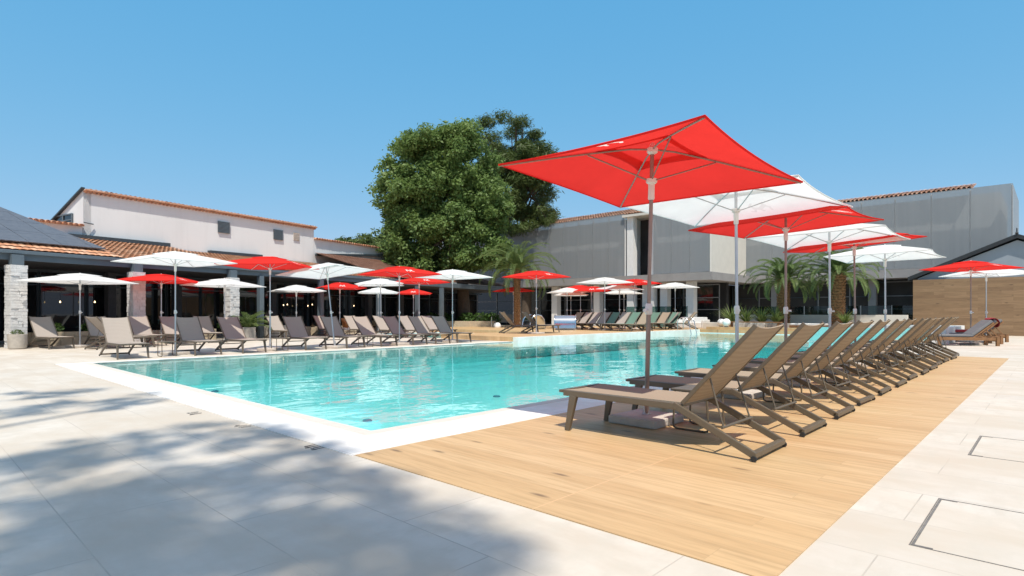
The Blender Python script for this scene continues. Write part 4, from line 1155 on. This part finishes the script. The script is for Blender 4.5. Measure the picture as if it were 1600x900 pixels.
# planter behind the pool with spiky plants
tp = MB(); tp.ubox(37.0,38.0,13.2,17.2,.2,.62); o = tp.build('low_planter', M['cream_wall'], bevel=.02); tag(o, 'long pale planter box holding the spiky plants on the terrace', 'planter')
for i, (px, lab) in enumerate(((1143,'tall spiky plant at the end of the pale planter'),(1166,'spiky plant second in the pale planter'),(1190,'spiky plant third in the pale planter'),(1213,'spiky plant in the pale planter beside the palm trunk'))):
    kx = (px-800)/FOC; u = 37.5; v_ = u*(CU-kx*SU)/(SU+kx*CU); x, y = UV(u, v_)
    if i == 3: pass
    spiky(lab, (x,y,.60), 1.25 if i else 1.5, 80, 'spiky plants in the pale planter', 40+i)
tp = MB(); tp.ubox(37.0,38.0,11.5,13.15,.2,.6); o = tp.build('low_planter', M['pot'], bevel=.02); tag(o, 'short stone planter box before the palm trunk', 'planter')
x, y = UV(36.9,8.75); MB_ = MB(); MB_.lathe([(.22,0),(.27,.05),(.30,.45),(.27,.46),(.25,.40)], 18); o = MB_.build('plant_pot', M['concrete_grey'], None, (x,y,.2), smooth=40); tag(o, 'grey pot with spiky plant near the second palm', 'plant pot')
spiky('spiky plant growing from the grey pot near the second palm', (x,y,.6), .9, 50, 'spiky plants in pots', 51)

def shrub(label, loc, r_, h_, n, cat='shrub', group=None, mat='leaf_shrub', size=.06):
    c = RNG.normal(size=(n,3)); c /= np.linalg.norm(c,axis=1)[:,None]; c *= (RNG.uniform(.2,1,size=n)**.5)[:,None]*np.array([r_,r_,h_/2]); c[:,2] += h_/2
    o = link('shrub', leaf_mesh('shrub', c, size, .5, .4, c*.5), M[mat], None, loc); return tag(o, label, cat, group)
for i, (t_, lab) in enumerate(((.9,'small green shrub in the first stone planter by the pillar'),(1.95,'small green shrub in the first stone planter behind the low parasol'),(6.9,'low green shrub in the planter behind the potted palm'),(9.4,'low green shrub in the planter past the steel post'),(12.4,'low green shrub in the planter behind the rattan chair'))):
    p = CP(t_,-.25); shrub(lab, (p.x,p.y,.47), .32, .4, 260, group='shrubs in the stone planters')
# pots by the pillars
p = CP(tpx(27,-1.6),-1.6); mb = MB(); mb.lathe([(.20,0),(.25,.03),(.275,.50),(.25,.505),(.24,.44)], 22); o = mb.build('plant_pot', M['pot'], None, (p.x,p.y,0), smooth=40); tag(o, 'round grey stone pot at the foot of the first pillar', 'plant pot')
shrub('small pale green plant in the round pot by the first pillar', (p.x,p.y,.44), .2, .22, 160, 'plant', None, 'leaf_pale', .035)
p = CP(tpx(388,-1.3),-1.3); mb = MB(); mb.box(-.3,.3,-.3,.3,0,.55); o = mb.build('plant_pot', M['pot'], None, (p.x,p.y,0), bevel=.02); o.rotation_euler.z = .5; tag(o, 'square stone pot holding the small palm', 'plant pot')
random.seed(77); v, q = [], []; ra = MB()
for i in range(22): frond(v, q, ra, (0,0,.0), i*2.4, R(75)-i/22*R(55), 1.15, R(70), .28, 18)
sp = thing('potted_palm', 'small feathery palm in a square pot beside the third stone pillar', 'palm', (p.x,p.y,.52))
link('fronds', np_mesh('fronds', [tuple(p_) for p_ in v], q), M['leaf_palm'], sp); ra.build('stems', M['leaf_spiky'], sp)
for i, (t_, d_, lab) in enumerate(((tpx(424,-1.2),-1.2,'plain stone pot beside the first steel post'),(tpx(445,-1.2),-1.2,'plain stone pot midway along the planter past the steel post'))):
    p = CP(t_,d_); mb = MB(); mb.box(-.27,.27,-.27,.27,0,.6); o = mb.build('plant_pot', M['pot'], None, (p.x,p.y,0), bevel=.02); o.rotation_euler.z = 1.05; tag(o, lab, 'plant pot')
# green strip and wall below the big tree
gw = MB(); a = at(690,45.2); b = at(772,44.2); gw.wall(a, b, 0, .62, .4); o = gw.build('garden_wall', M['cream_stone'], bevel=.015); tag(o, 'low cream stone wall beneath the big tree behind the paddling pool', 'wall')
for i, px in enumerate((676,694,730,752,768)):
    X, Y = at(px, 45.9); shrub(['dark shrub at the end of the low wall, behind the last poolside lounger','dark shrub behind the low wall beside the white parasol','dark shrub behind the low wall right at the tree trunk','dark shrub above the middle of the low garden wall','dark shrub at the terrace end of the low wall'][i], (X,Y,.2), .8, 1.1, 500, group='shrubs under the big tree', size=.11)

# ------------------------------------------------------------------ grey screened building (axes of the pool)
gb_ = thing('screened_building', 'long grey building clad in perforated metal with terracotta roof edge', 'building')
Z0, Z1 = 4.3, 9.4
def uw(u0,u1,v0,v1,z0,z1, name, mat, parent=gb_, bev=0): return MB().ubox(u0,u1,v0,v1,z0,z1).build(name, mat, parent, bevel=bev)
UA, VA0, VA1, VGAP0, VGAP1 = 41.34, 18.7, 56., 23.35, 26.0
UD, VD0 = 48.2, 2.05
# upper storeys
uw(UA+.9,UA+6,VGAP1-.2,VA1,Z0,Z1-.3,'wall',M['white_wall'])
uw(UA+.9,UA+6,VA0+.3,VGAP0+.2,Z0,Z1-.3,'wall',M['white_wall'])
uw(UD+.9,UD+8,VD0+.6,VA0+2,Z0,Z1-.3,'wall',M['white_wall'])
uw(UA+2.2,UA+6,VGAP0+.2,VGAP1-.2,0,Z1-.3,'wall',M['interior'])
# screens, one panel per bay
def screen_run(u, v0, v1, n):
    for i in range(n):
        a = v0+(v1-v0)*i/n; b = v0+(v1-v0)*(i+1)/n
        s_ = uw(u, u+.03, a+.012, b-.012, Z0+.02, Z1, 'mesh_screen', M['mesh'])
        uw(u+.10, u+.17, a-.04, a+.04, Z0-.02, Z1-.1, 'screen_post', M['white_paint'])
        MB().ubox(u+.035, u+.09, a+.02, b-.02, Z0+1.55, Z0+1.61).build('rail', M['plastic_white'], s_)
screen_run(UA, VGAP1, VA1, 19); screen_run(UA, VA0, VGAP0, 3); screen_run(UD, VD0, VA0, 8)
uw(UA+.035, UD-.03, VA0-.03, VA0+.0, Z0+.02, Z1, 'side_panel', M['cream_wall'])
uw(UD+.02, UD+8, VD0-.035, VD0-.005, Z0+.02, Z1, 'side_screen', M['mesh'])
# slab edges and columns
uw(UA-.35,UA+6,VA0-.36,VA1,Z0-.62,Z0-.03,'floor_slab',M['concrete_grey'],bev=.01)
uw(UA+6.01,UD+8,VA0-.36,VA0+2,Z0-.62,Z0-.03,'floor_slab',M['concrete_grey'])
uw(UD-.35,UD+8,VD0-.3,VA0-.37,Z0-.62,Z0-.03,'floor_slab',M['concrete_grey'],bev=.01)
# gap between the screens: a white pillar full height and a dark void
uw(UA+.15,UA+.75,VGAP1-.75,VGAP1-.15,.0,Z1-.25,'column',M['white_paint'])
uw(UA+.15,UA+.75,VGAP0+.05,VGAP0+.30,.0,Z1-.25,'column',M['white_paint'])
uw(UA-.2,UA+2.2,VGAP0-.1,VGAP1+.1,Z1-.32,Z1-.12,'roof_slab',M['cream_wall'])
uw(UA+2.1,UA+2.2,VGAP0+.9,VGAP0+1.5,6.6,8.0,'picture_panel',M['plastic_grey'])
for v_ in (20.2,22.4,24.0,28.8,33.5,38): 
    uw(UA+.5,UA+1.1,v_,v_+.62,.0,Z0-.63,'column',M['white_paint'])
for v_ in (9.55,16.4): uw(UD+.6,UD+1.05,v_,v_+.5,.0,Z0-.63,'column',M['concrete_grey'])
# ground floor recess with tall windows
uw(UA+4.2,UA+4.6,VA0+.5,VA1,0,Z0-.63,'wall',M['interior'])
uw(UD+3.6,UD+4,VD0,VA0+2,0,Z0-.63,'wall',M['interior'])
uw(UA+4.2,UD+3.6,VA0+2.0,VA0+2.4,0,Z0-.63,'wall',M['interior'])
def windows(u, v0, v1, n, glass='dark_glass'):
    for i in range(n):
        a = v0+(v1-v0)*i/n; b = v0+(v1-v0)*(i+1)/n
        w_ = uw(u, u+.04, a+.04, b-.04, .25, 3.5, 'window', M[glass])
        f = MB()
        for (p0,p1,q0,q1) in ((a,a+.08,.2,3.55),(b-.08,b,.2,3.55),(a,b,.2,.28),(a,b,3.47,3.55),(a,b,1.5,1.56),(a,b,2.45,2.51)): f.ubox(u-.04, u-.002, p0, p1, q0, q1)
        f.build('frame', M['steel_dark'] if i % 2 else M['plastic_grey'], w_)
windows(UA+3.2, VA0+.6, VA1-6, 10); windows(UD+1.6, VD0+.3, VA0+1.8, 8, 'interior')
uw(UD+2.9,UD+3.6,VD0,VA0+2,0,.2,'plinth',M['concrete_grey'])
# tiled roof slopes
a = UV(UA-.05,VA1); b = UV(UA-.05,VA0-.1)
def roof_uv(u, va, vb, depth, rise, mat, z):
    p0 = UV(u, va); p1 = UV(u, vb)     # eave; slope climbs towards +u (left of -v travel)
    return tile_roof('roof', (p0[0],p0[1],z), (p1[0],p1[1],z), depth, rise, mat, gb_, pitch=.28, row=.42)
roof_uv(UA+.3, VA1, VA0-.2, 5.5, 1.55, M['tile_pale'], Z1-.02)
roof_uv(UD+.3, VA0-.3, VD0+2.0, 3.0, .82, M['tile_pale'], Z1+.02)
for (u, va, vb, z_) in ((UA+.28, VA1, VA0-.2, Z1+.02),(UD+.28, VA0-.3, VD0+2.0, Z1+.06)):
    p0, p1 = UV(u, vb), UV(u, va)
    tile_lip((p0[0],p0[1],z_), (p1[0],p1[1],z_), .125, gb_, M['tile_pale'], z=.03, out=.12, step=.27)
# glass railing in front of the ground floor
for (u, v0, v1, n, lab) in ((UD-1.2, 6.4, 17.6, 6, 'tinted glass railing before the dark ground floor of the screened building'),(UA-.9, 20.0, 27.0, 4, 'tinted glass railing in front of the tall white columns')):
    gr = thing('glass_railing', lab, 'railing')
    for i in range(n):
        a = v0+(v1-v0)*i/n; b = v0+(v1-v0)*(i+1)/n
        uw(u, u+.015, a+.03, b-.03, .12, 1.75, 'glass_panel', M['rail_glass'], gr)
        uw(u-.02, u+.03, a-.025, a+.025, .0, 1.77, 'post', M['steel_grey'], gr)

# wood clad screen wall and the grey gable behind it
ww = MB(); ww.box(0, 12.2, 0, .3, 0, 3.18); o = ww.build('wood_screen_wall', M['wood_wall'])
p = UV(41.3,6.2); o.location = (p[0],p[1],0); o.rotation_euler.z = ANG - math.pi/2
tag(o, 'long brown wood clad screen wall behind the teak loungers', 'wall')
gh = thing('gabled_outbuilding', 'pale grey gabled outbuilding with black roof edges behind the wood wall', 'building')
gm = MB(); pts = [(6.05,0),(6.05,3.3),(1.57,5.2),(-2.9,3.3),(-2.9,0)]
fr_ = [(*UV(41.9,v_), z_) for v_, z_ in pts]; bk = [(*UV(47.3,v_), z_) for v_, z_ in pts]
gm.add(fr_+bk, [(0,1,2,3,4),(9,8,7,6,5)]+[(i,5+i,5+(i+1)%5,(i+1)%5) for i in range(5)]); gm.build('gable_wall', M['grey_gable'], gh)
for (v0,z0,v1,z1) in ((6.5,3.16,1.57,5.30),(-3.3,3.16,1.57,5.30)):
    r_ = MB(); A = [(*UV(41.6,v0),z0),(*UV(41.6,v1),z1),(*UV(47.4,v1),z1),(*UV(47.4,v0),z0)]
    r_.hexa([(a,b,c) for a,b,c in A]+[(a,b,c+.22) for a,b,c in A]); r_.build('roof', M['black_edge'], gh)
sg = MB(); c = UV(41.6,1.57); sg.lathe([(.06,0),(.08,.06),(.03,.12),(.03,.30),(.01,.34)], 10, (c[0],c[1],5.5)); sg.build('finial', M['black_edge'], gh)

# ------------------------------------------------------------------ spa, low white wall, pool furniture
spa = thing('raised_spa', 'raised spa basin with turquoise tiled front and white end wall', 'spa')
uw(SPA_U+.0,SPA_U+.16,3.4,8.1,-.1,.60,'tiled_front',M['spa_tile'],spa)
uw(SPA_U-.06,34.0,3.14,3.38,0,.64,'white_end',M['white_paint'],spa,.01)
uw(SPA_U-.06,SPA_U-.002,3.385,3.6,-.02,.63,'corner_post',M['white_paint'],spa)
uw(SPA_U+.18,34.0,3.4,8.1,-.02,.52,'basin',M['spa_tile'],spa)
uw(SPA_U+.18,34.0,3.4,8.1,.525,.575,'water',M['water'],spa)
uw(34.02,34.3,3.14,8.1,0,.64,'rear_wall',M['white_paint'],spa,.01)
o = uw(39.5,39.85,6.2,16.5,.0,1.12,'low_white_wall',M['cream_wall'],None,.015); tag(o, 'low white wall behind the spa and the palms', 'wall')

ld = thing('pool_ladder', 'chrome pool ladder with curved handrails at the far pool edge', 'ladder')
for i, px in enumerate((1041,1062)):
    p = UV(33.2+.75*i, 16.7); dv = UV(0,-1)
    pts = []
    for a in np.linspace(0, math.pi, 9):
        s_ = .38*math.cos(a); pts.append((p[0]-dv[0]*s_*1.0, p[1]-dv[1]*s_, .55+.42*math.sin(a)))
    pts = [(pts[0][0],pts[0][1],.19)] + pts + [(pts[-1][0]+dv[0]*.25,pts[-1][1]+dv[1]*.25,-.5)]
    MB().tube(pts, .024, 10).build('handrail', M['chrome'], ld, smooth=60)
mb = MB()
for k in range(2):
    a = UV(33.2,16.25-.1*k); b = UV(33.95,16.25-.1*k); mb.bar((a[0],a[1],-.15-.28*k),(b[0],b[1],-.15-.28*k),.08,.03)
mb.build('tread', M['chrome'], ld)

def spout(px, dist, az, w, h_, label):
    x, y = at(px, dist); o = thing('water_spout', label, 'water spout', (x,y,.2), az, 'steel water spouts at the paddling pool')
    prof = [(-.1,0),(-.1,.35*h_),(-.02,.72*h_),(.16,.94*h_),(.42,h_),(.70,.93*h_),(.88,.70*h_),(.95,.40*h_),(.97,.12)]
    n = len(prof); A = [(x_,-w/2,z_) for x_,z_ in prof]+[(x_,w/2,z_) for x_,z_ in prof]
    B = [(x_*.93+.02,-w/2,z_*.95) for x_,z_ in prof]+[(x_*.93+.02,w/2,z_*.95) for x_,z_ in prof]
    mb = MB(); N = 2*n
    mb.add(A+B, [(i,i+1,n+i+1,n+i) for i in range(n-1)]+[(N+i,N+n+i,N+n+i+1,N+i+1) for i in range(n-1)]+[(i,N+i,N+i+1,i+1) for i in range(n-1)]+[(n+i,n+i+1,N+n+i+1,N+n+i) for i in range(n-1)])
    mb.build('curved_sheet', M['chrome'], o, smooth=60)
    for s_ in (-1,1):
        e = MB(); e.tube([(x_,s_*w/2,z_) for x_,z_ in prof], .04, 8); e.build('side_tube', M['chrome'], o, smooth=60)
spout(843, 37.5, R(205), 1.1, .92, 'curved steel water spout behind the tall red terrace parasol')
spout(884, 36.0, R(262), 1.25, .90, 'wide arched steel water spout beside the brown terrace loungers')

def globe(px, dist, z, r_, label):
    x, y = at(px, dist); o = thing('globe_lamp', label, 'lamp', (x,y,z), 0, 'white globe lamps')
    MB().lathe([(r_*math.sin(a)+.001, r_-r_*math.cos(a)+.03) for a in np.linspace(0,math.pi,14)], 22).build('globe', M['lamp_globe'], o, smooth=80)
    MB().lathe([(.12,0),(.12,.05),(.10,.06)], 16).build('base', M['plastic_grey'], o)
globe(777, 42.0, .0, .27, 'white globe lamp on the ground by the paddling pool')
globe(1127, 37.6, .36, .24, 'white globe lamp on the step, the one behind')
globe(1135, 36.6, .36, .25, 'white globe lamp on the step, the one in front')
x, y = at(768, 41.8); o = MB().tube([(0,0,0),(0,0,.95)], .03, 8).build('steel_bollard', M['chrome'], None, (x,y,0), smooth=60); tag(o, 'slim steel pole next to the globe lamp', 'pole')
# white sofa block and timber bench beyond the steps
so = thing('outdoor_sofa', 'low white outdoor sofa at the back of the terrace steps', 'sofa', (*UV(38.2,18.6),.2), HV)
for nm, b in (('seat',(-.9,.9,-.4,.4,.0,.40)),('backrest',(-.9,.9,-.62,-.41,.0,.75)),('arm',(-1.08,-.91,-.6,.4,0,.58)),('arm',(.91,1.08,-.6,.4,0,.58))): MB().box(*b).build(nm, M['white_stuff'], so, bevel=.05)
so.rotation_euler.z = ANG+math.pi/2
bn_ = thing('timber_bench', 'long low brown timber bench in front of the spiky plants', 'bench', (*UV(36.4,13.6),.36), ANG+math.pi/2)
MB().box(-1.6,1.6,-.22,.22,.28,.34).build('seat', M['teak'], bn_, bevel=.01)
for sx in (-1.45,1.45): MB().box(sx-.05,sx+.05,-.18,.18,0,.28).build('leg', M['teak'], bn_)
bn2 = thing('timber_daybed', 'dark timber daybed with a white pad below the palm', 'daybed', (*UV(37.2,10.7),.2), ANG+math.pi/2)
MB().box(-1.0,1.0,-.4,.4,.18,.30).build('frame', M['teak'], bn2, bevel=.01)
MB().box(-.95,.95,-.36,.36,.30,.42).build('pad', M['white_stuff'], bn2, bevel=.04)
for sx in (-.9,.9): MB().box(sx-.06,sx+.06,-.36,.36,0,.18).build('leg', M['teak'], bn2)

# teak loungers with grey cushions
def teak_lounger(label, loc, rz, towel):
    o = thing('teak_lounger', label, 'sun lounger', loc, rz, 'teak loungers by the wood screen')
    fr_ = MB()
    for s_ in (-1,1): fr_.box(0,2.0,s_*.36-.03,s_*.36+.03,.20,.32)
    for xx in np.linspace(.75,1.95,9): fr_.box(xx-.05,xx+.05,-.33,.33,.27,.30)
    fr_.box(1.97,2.02,-.39,.39,.18,.33); fr_.box(-.03,.03,-.39,.39,.16,.34)
    fr_.build('frame', M['teak'], o, bevel=.006)
    for xx in (.03,1.93):
        for s_ in (-1,1): MB().box(xx-.05,xx+.05,s_*.37-.05,s_*.37+.05,0,.34).build('leg', M['teak'], o, bevel=.006)
    b = MB(); B0, B1 = Vector((.78,0,.31)), Vector((.12,0,.86))
    for s_ in (-1,1): b.bar(B0+Vector((0,s_*.3,0)), B1+Vector((0,s_*.3,0)), .05, .05)
    for k in range(7): c = B0.lerp(B1,(k+.5)/7); b.bar(c-Vector((0,.3,0)), c+Vector((0,.3,0)), .02, .07)
    b.build('backrest', M['teak'], o)
    pr = MB()
    for s_ in (-1,1): pr.bar(B0.lerp(B1,.6)+Vector((0,s_*.26,0)), (-.02+.12,s_*.26,.28), .03, .04)
    pr.build('prop', M['teak'], o)
    c = MB(); c.box(.78,1.98,-.33,.33,.33,.42); c.build('seat_cushion', M['cushion_grey'], o, bevel=.035)
    c = MB(); n_ = Vector((.47,0,.68)).normalized(); c.bar(B0+n_*.09+Vector((.0,0,0)), B1+n_*.09, .66, .10, up=n_); c.build('back_cushion', M['cushion_grey'], o, bevel=.035)
    if towel:
        x_ = MB(); pts = [B1+n_*.17+Vector((.12,0,-.08)), B1+n_*.17+Vector((0,0,.03)), B1+Vector((-.07,0,.07)), B1+Vector((-.10,0,-.05)), B1+Vector((-.07,0,-.22))]
        P_ = [(p.x,-.3+.02*i,p.z) for i,p in enumerate(pts)]+[(p.x,.32-.02*i,p.z) for i,p in enumerate(pts)]; k = len(pts)
        x_.add(P_, [(i,i+1,k+i+1,k+i) for i in range(k-1)]); tw = x_.build('red_towel', M['red_towel']); 
        sm = tw.modifiers.new('thick','SOLIDIFY'); sm.thickness = .05; sb = tw.modifiers.new('soft','SUBSURF'); sb.levels = 2; sb.render_levels = 2
        tw.location = loc; tw.rotation_euler = (0,0,rz); tag(tw, 'crumpled dark red towel hung over the teak lounger back', 'towel')
    return o
for i, (px, dist, lab, tw) in enumerate(((1551,21.8,'teak lounger with grey cushion and raised back, nearest the spa wall',False),(1557,23.2,'teak lounger with a red towel over its back, the middle one',True),(1566,24.8,'teak lounger furthest back, close to the wood screen',False))):
    x, y = at(px, dist); teak_lounger(lab, (x,y,0), R(168), tw)
tw = MB(); x, y = at(1497,24.9); tw.box(-.45,.45,-.3,.3,0,.10); o = tw.build('folded_towel', M['red_towel'], None, (x,y,.42), bevel=.04); o.rotation_euler.z = R(168); tag(o, 'dark red folded towel lying on a grey teak lounger cushion', 'towel')

# rattan chair
x, y = at(545, 32.6); rc = thing('rattan_chair', 'rust brown rattan tub chair among the back row loungers', 'chair', (x,y,0), R(-20))
mb = MB(); prof = []
nA, nZ = 16, 6; vs = []; fs = []
for i in range(nA+1):
    a = R(60)+R(240)*i/nA
    for k in range(nZ+1):
        t_ = k/nZ; topz = .95-.35*abs((i-nA/2)/(nA/2))**2; r_ = .30+.12*t_
        vs.append((math.cos(a)*r_, math.sin(a)*r_, .30+(topz-.30)*t_))
n1 = len(vs); vs += [(a*.93,b*.93,c) for a,b,c in vs]
for i in range(nA):
    for k in range(nZ):
        a = i*(nZ+1)+k; b = a+nZ+1; fs += [(a,b,b+1,a+1),(n1+a,n1+a+1,n1+b+1,n1+b)]
    a = i*(nZ+1)+nZ; fs.append((a,a+nZ+1,n1+a+nZ+1,n1+a))
mb.add(vs, fs); mb.build('backrest', M['rattan'], rc, smooth=60)
MB().lathe([(.05,.28),(.33,.29),(.36,.36),(.33,.43),(.05,.44)], 18).build('seat', M['white_stuff'], rc, smooth=50)
for sx, sy in ((.24,.24),(.24,-.24),(-.24,.24),(-.24,-.24)): MB().tube([(sx*.8,sy*.8,.3),(sx,sy,0)], .018, 8).build('leg', M['frame_bronze'], rc)

# handrail and dark door leaf at the restaurant entrance
x, y = at(22, 20.2); hr = thing('entrance_handrail', 'steel handrail loop at the restaurant entrance by the first pillar', 'handrail', (x,y,0), R(50))
for dx in (-.12,.12): MB().tube([(dx,0,0),(dx,0,.82),(dx*.9+.05,.06,.9),(dx+.2,.5,.9),(dx+.22,.56,.84),(dx+.22,.56,0)], .02, 8).build('rail', M['steel_grey'], hr, smooth=60)
p = CP(-.75,.2); dl = MB(); dl.bar((p.x-.2,p.y,0),(p.x-.2,p.y,3.05), .5, .12, up=W_D); o = dl.build('folding_shutter', M['steel_dark']); tag(o, 'dark folded shutter standing beside the first stone pillar', 'shutter')

# ------------------------------------------------------------------ things set flush in the ground
def outline(u0,u1,v0,v1,w,z0,z1): 
    mb = MB(); mb.box(u0,u1,v0,v0+w,z0,z1); mb.box(u0,u1,v1-w,v1,z0,z1); mb.box(u0,u0+w,v0+w,v1-w,z0,z1); mb.box(u1-w,u1,v0+w,v1-w,z0,z1); return mb
for (px0, lab, pts) in ((1420,'large inspection cover in the pale paving beside the wood deck',((1418,851),(1468,779),(1600,801),(1600,890))),(1513,'further inspection cover in the pale paving beside the wood deck',((1512,711),(1531,681),(1600,688),(1600,723)))):
    g = [toUV(*gpx(*p_)) for p_ in pts[:2]]
    u0 = min(g[0][0], g[1][0]); u1 = max(g[0][0], g[1][0]); v1 = (g[0][1]+g[1][1])/2; v0 = v1-1.25
    o = thing('inspection_cover', lab, 'cover', (0,0,0), ANG, 'paved inspection covers')
    outline(u0,u1,v0,v1,.005,-.02,.003).build('edge_gap', M['gap'], o)
    mb = MB(); mb.box(u0+.01,u1-.01,v1-.020,v1-.008,-.02,.0035); mb.box(u0+.009,u0+.022,v1-.10,v1-.021,-.02,.0035); mb.box(u1-.022,u1-.009,v1-.10,v1-.021,-.02,.0035); mb.build('lift_edge', M['gap'], o)
for i, (px, py, s_) in enumerate(((490,699,1.),(378,666,.85),(302,646,.8),(582,653,0))):
    if not s_: continue
    g = toUV(*gpx(px,py)); mb = MB()
    random.seed(200+i)
    for k in range(4):                      # worn pictogram: swimmer line over waves inside a broken frame
        y0 = -.10+.055*k
        for j in range(5):
            if random.random() < (.15 if i == 0 else .5): continue
            mb.box(-.07+.022*(k%2)+.012*j*(1 if k%2 else .6), -.07+.03+.022*(k%2)+.026*j, y0+.006*j, y0+.016+.012*(j%2), -.002, .0016)
    o = mb.build('pavement_mark', M['stencil'], None, (*UV(*g),.001)); o.rotation_euler.z = ANG
    tag(o, ['dark worn stencilled mark on the paving next to the coping corner','faint stencilled mark midway along the coping','faintest stencilled mark, furthest along the coping'][i], 'marking', 'stencilled marks beside the pool')
for i, (px, py) in enumerate(((776,620),(574,658),(336,612),(330,578))):
    # fittings on the pool floor, seen through the water
    dpt = .75; dist = (CAM_H+dpt)*FOC/(py-HOR); x, y = at(px, dist)
    u, v_ = toUV(x,y)
    if not (PU0+.2 < u < PU1-.2 and PV0+.2 < v_ < PV1-.2): continue
    mb = MB(); mb.lathe([(.085,0),(.085,.02),(.07,.03),(.02,.035)], 18); o = mb.build('pool_light', M['blue_cover'], None, (x,y,-dpt+.002), smooth=40)
    tag(o, ['round dark fitting on the pool floor nearest the deck loungers','round dark fitting on the pool floor near the coping corner','round dark fitting on the pool floor toward the far corner','round dark fitting on the pool floor by the far poolside row'][i], 'pool light', 'round fittings on the pool floor')

# ------------------------------------------------------------------ camera, sky and sun
cam = bpy.data.cameras.new('camera'); co = bpy.data.objects.new('camera', cam); COL.objects.link(co)
co.location = (0,0,CAM_H); co.rotation_euler = (R(90),0,0)
cam.sensor_width = 36; cam.lens = 36*FOC/1600; cam.shift_y = (HOR-450)/1600; cam.clip_end = 3000; cam.clip_start = .05
SC.camera = co
wd = bpy.data.worlds.new('World'); SC.world = wd; wd.use_nodes = True; nt = wd.node_tree
sky = nt.nodes.new('ShaderNodeTexSky'); sky.sky_type = 'NISHITA'; sky.sun_disc = False
sky.sun_elevation = SUN_EL; sky.sun_rotation = math.pi - SUN_AZ; sky.air_density = 1.0; sky.dust_density = .6; sky.ozone_density = .9; sky.altitude = 50
bg = nt.nodes['Background']; K_SKY = .15; bg.inputs[1].default_value = K_SKY
# clear summer sky: the model's deep zenith is evened out towards the photograph's cyan blue
sp_ = nt.nodes.new('ShaderNodeSeparateColor'); nt.links.new(sky.outputs[0], sp_.inputs[0]); cb_ = nt.nodes.new('ShaderNodeCombineColor')
for i, (c_, e_) in enumerate(((.50,.87),(.548,.334),(.72,.17))):
    a_ = nt.nodes.new('ShaderNodeMath'); a_.operation = 'MULTIPLY'; a_.inputs[1].default_value = K_SKY; nt.links.new(sp_.outputs[i], a_.inputs[0])
    b_ = nt.nodes.new('ShaderNodeMath'); b_.operation = 'POWER'; b_.inputs[1].default_value = e_; nt.links.new(a_.outputs[0], b_.inputs[0])
    d_ = nt.nodes.new('ShaderNodeMath'); d_.operation = 'MULTIPLY'; d_.inputs[1].default_value = c_/K_SKY; nt.links.new(b_.outputs[0], d_.inputs[0])
    nt.links.new(d_.outputs[0], cb_.inputs[i])
# brighter, paler zenith above the view, added to fill the shade below
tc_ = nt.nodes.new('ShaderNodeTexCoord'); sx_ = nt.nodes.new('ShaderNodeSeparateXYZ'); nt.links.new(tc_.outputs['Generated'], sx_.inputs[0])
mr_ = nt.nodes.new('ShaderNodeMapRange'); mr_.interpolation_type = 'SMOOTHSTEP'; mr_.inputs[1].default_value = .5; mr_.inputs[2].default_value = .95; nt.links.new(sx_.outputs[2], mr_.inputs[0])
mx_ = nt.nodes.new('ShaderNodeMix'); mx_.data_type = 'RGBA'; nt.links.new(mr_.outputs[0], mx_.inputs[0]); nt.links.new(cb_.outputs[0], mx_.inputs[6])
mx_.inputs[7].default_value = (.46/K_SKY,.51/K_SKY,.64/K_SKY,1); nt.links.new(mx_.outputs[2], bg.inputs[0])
sl = bpy.data.lights.new('sun', 'SUN'); so_ = bpy.data.objects.new('sun', sl); COL.objects.link(so_)
sl.energy = 4.4; sl.angle = R(.55); sl.color = (1,.93,.82)
so_.rotation_euler = SD.to_track_quat('Z','Y').to_euler(); so_.location = (0,-20,40)
SC.view_settings.view_transform = 'Standard'; SC.view_settings.look = 'None'; SC.view_settings.exposure = .22; SC.view_settings.gamma = 1
SC.render.engine = 'CYCLES'; SC.cycles.max_bounces = 8; SC.cycles.transparent_max_bounces = 24; SC.cycles.use_denoising = True
SC.cycles.caustics_reflective = False; SC.cycles.caustics_refractive = False
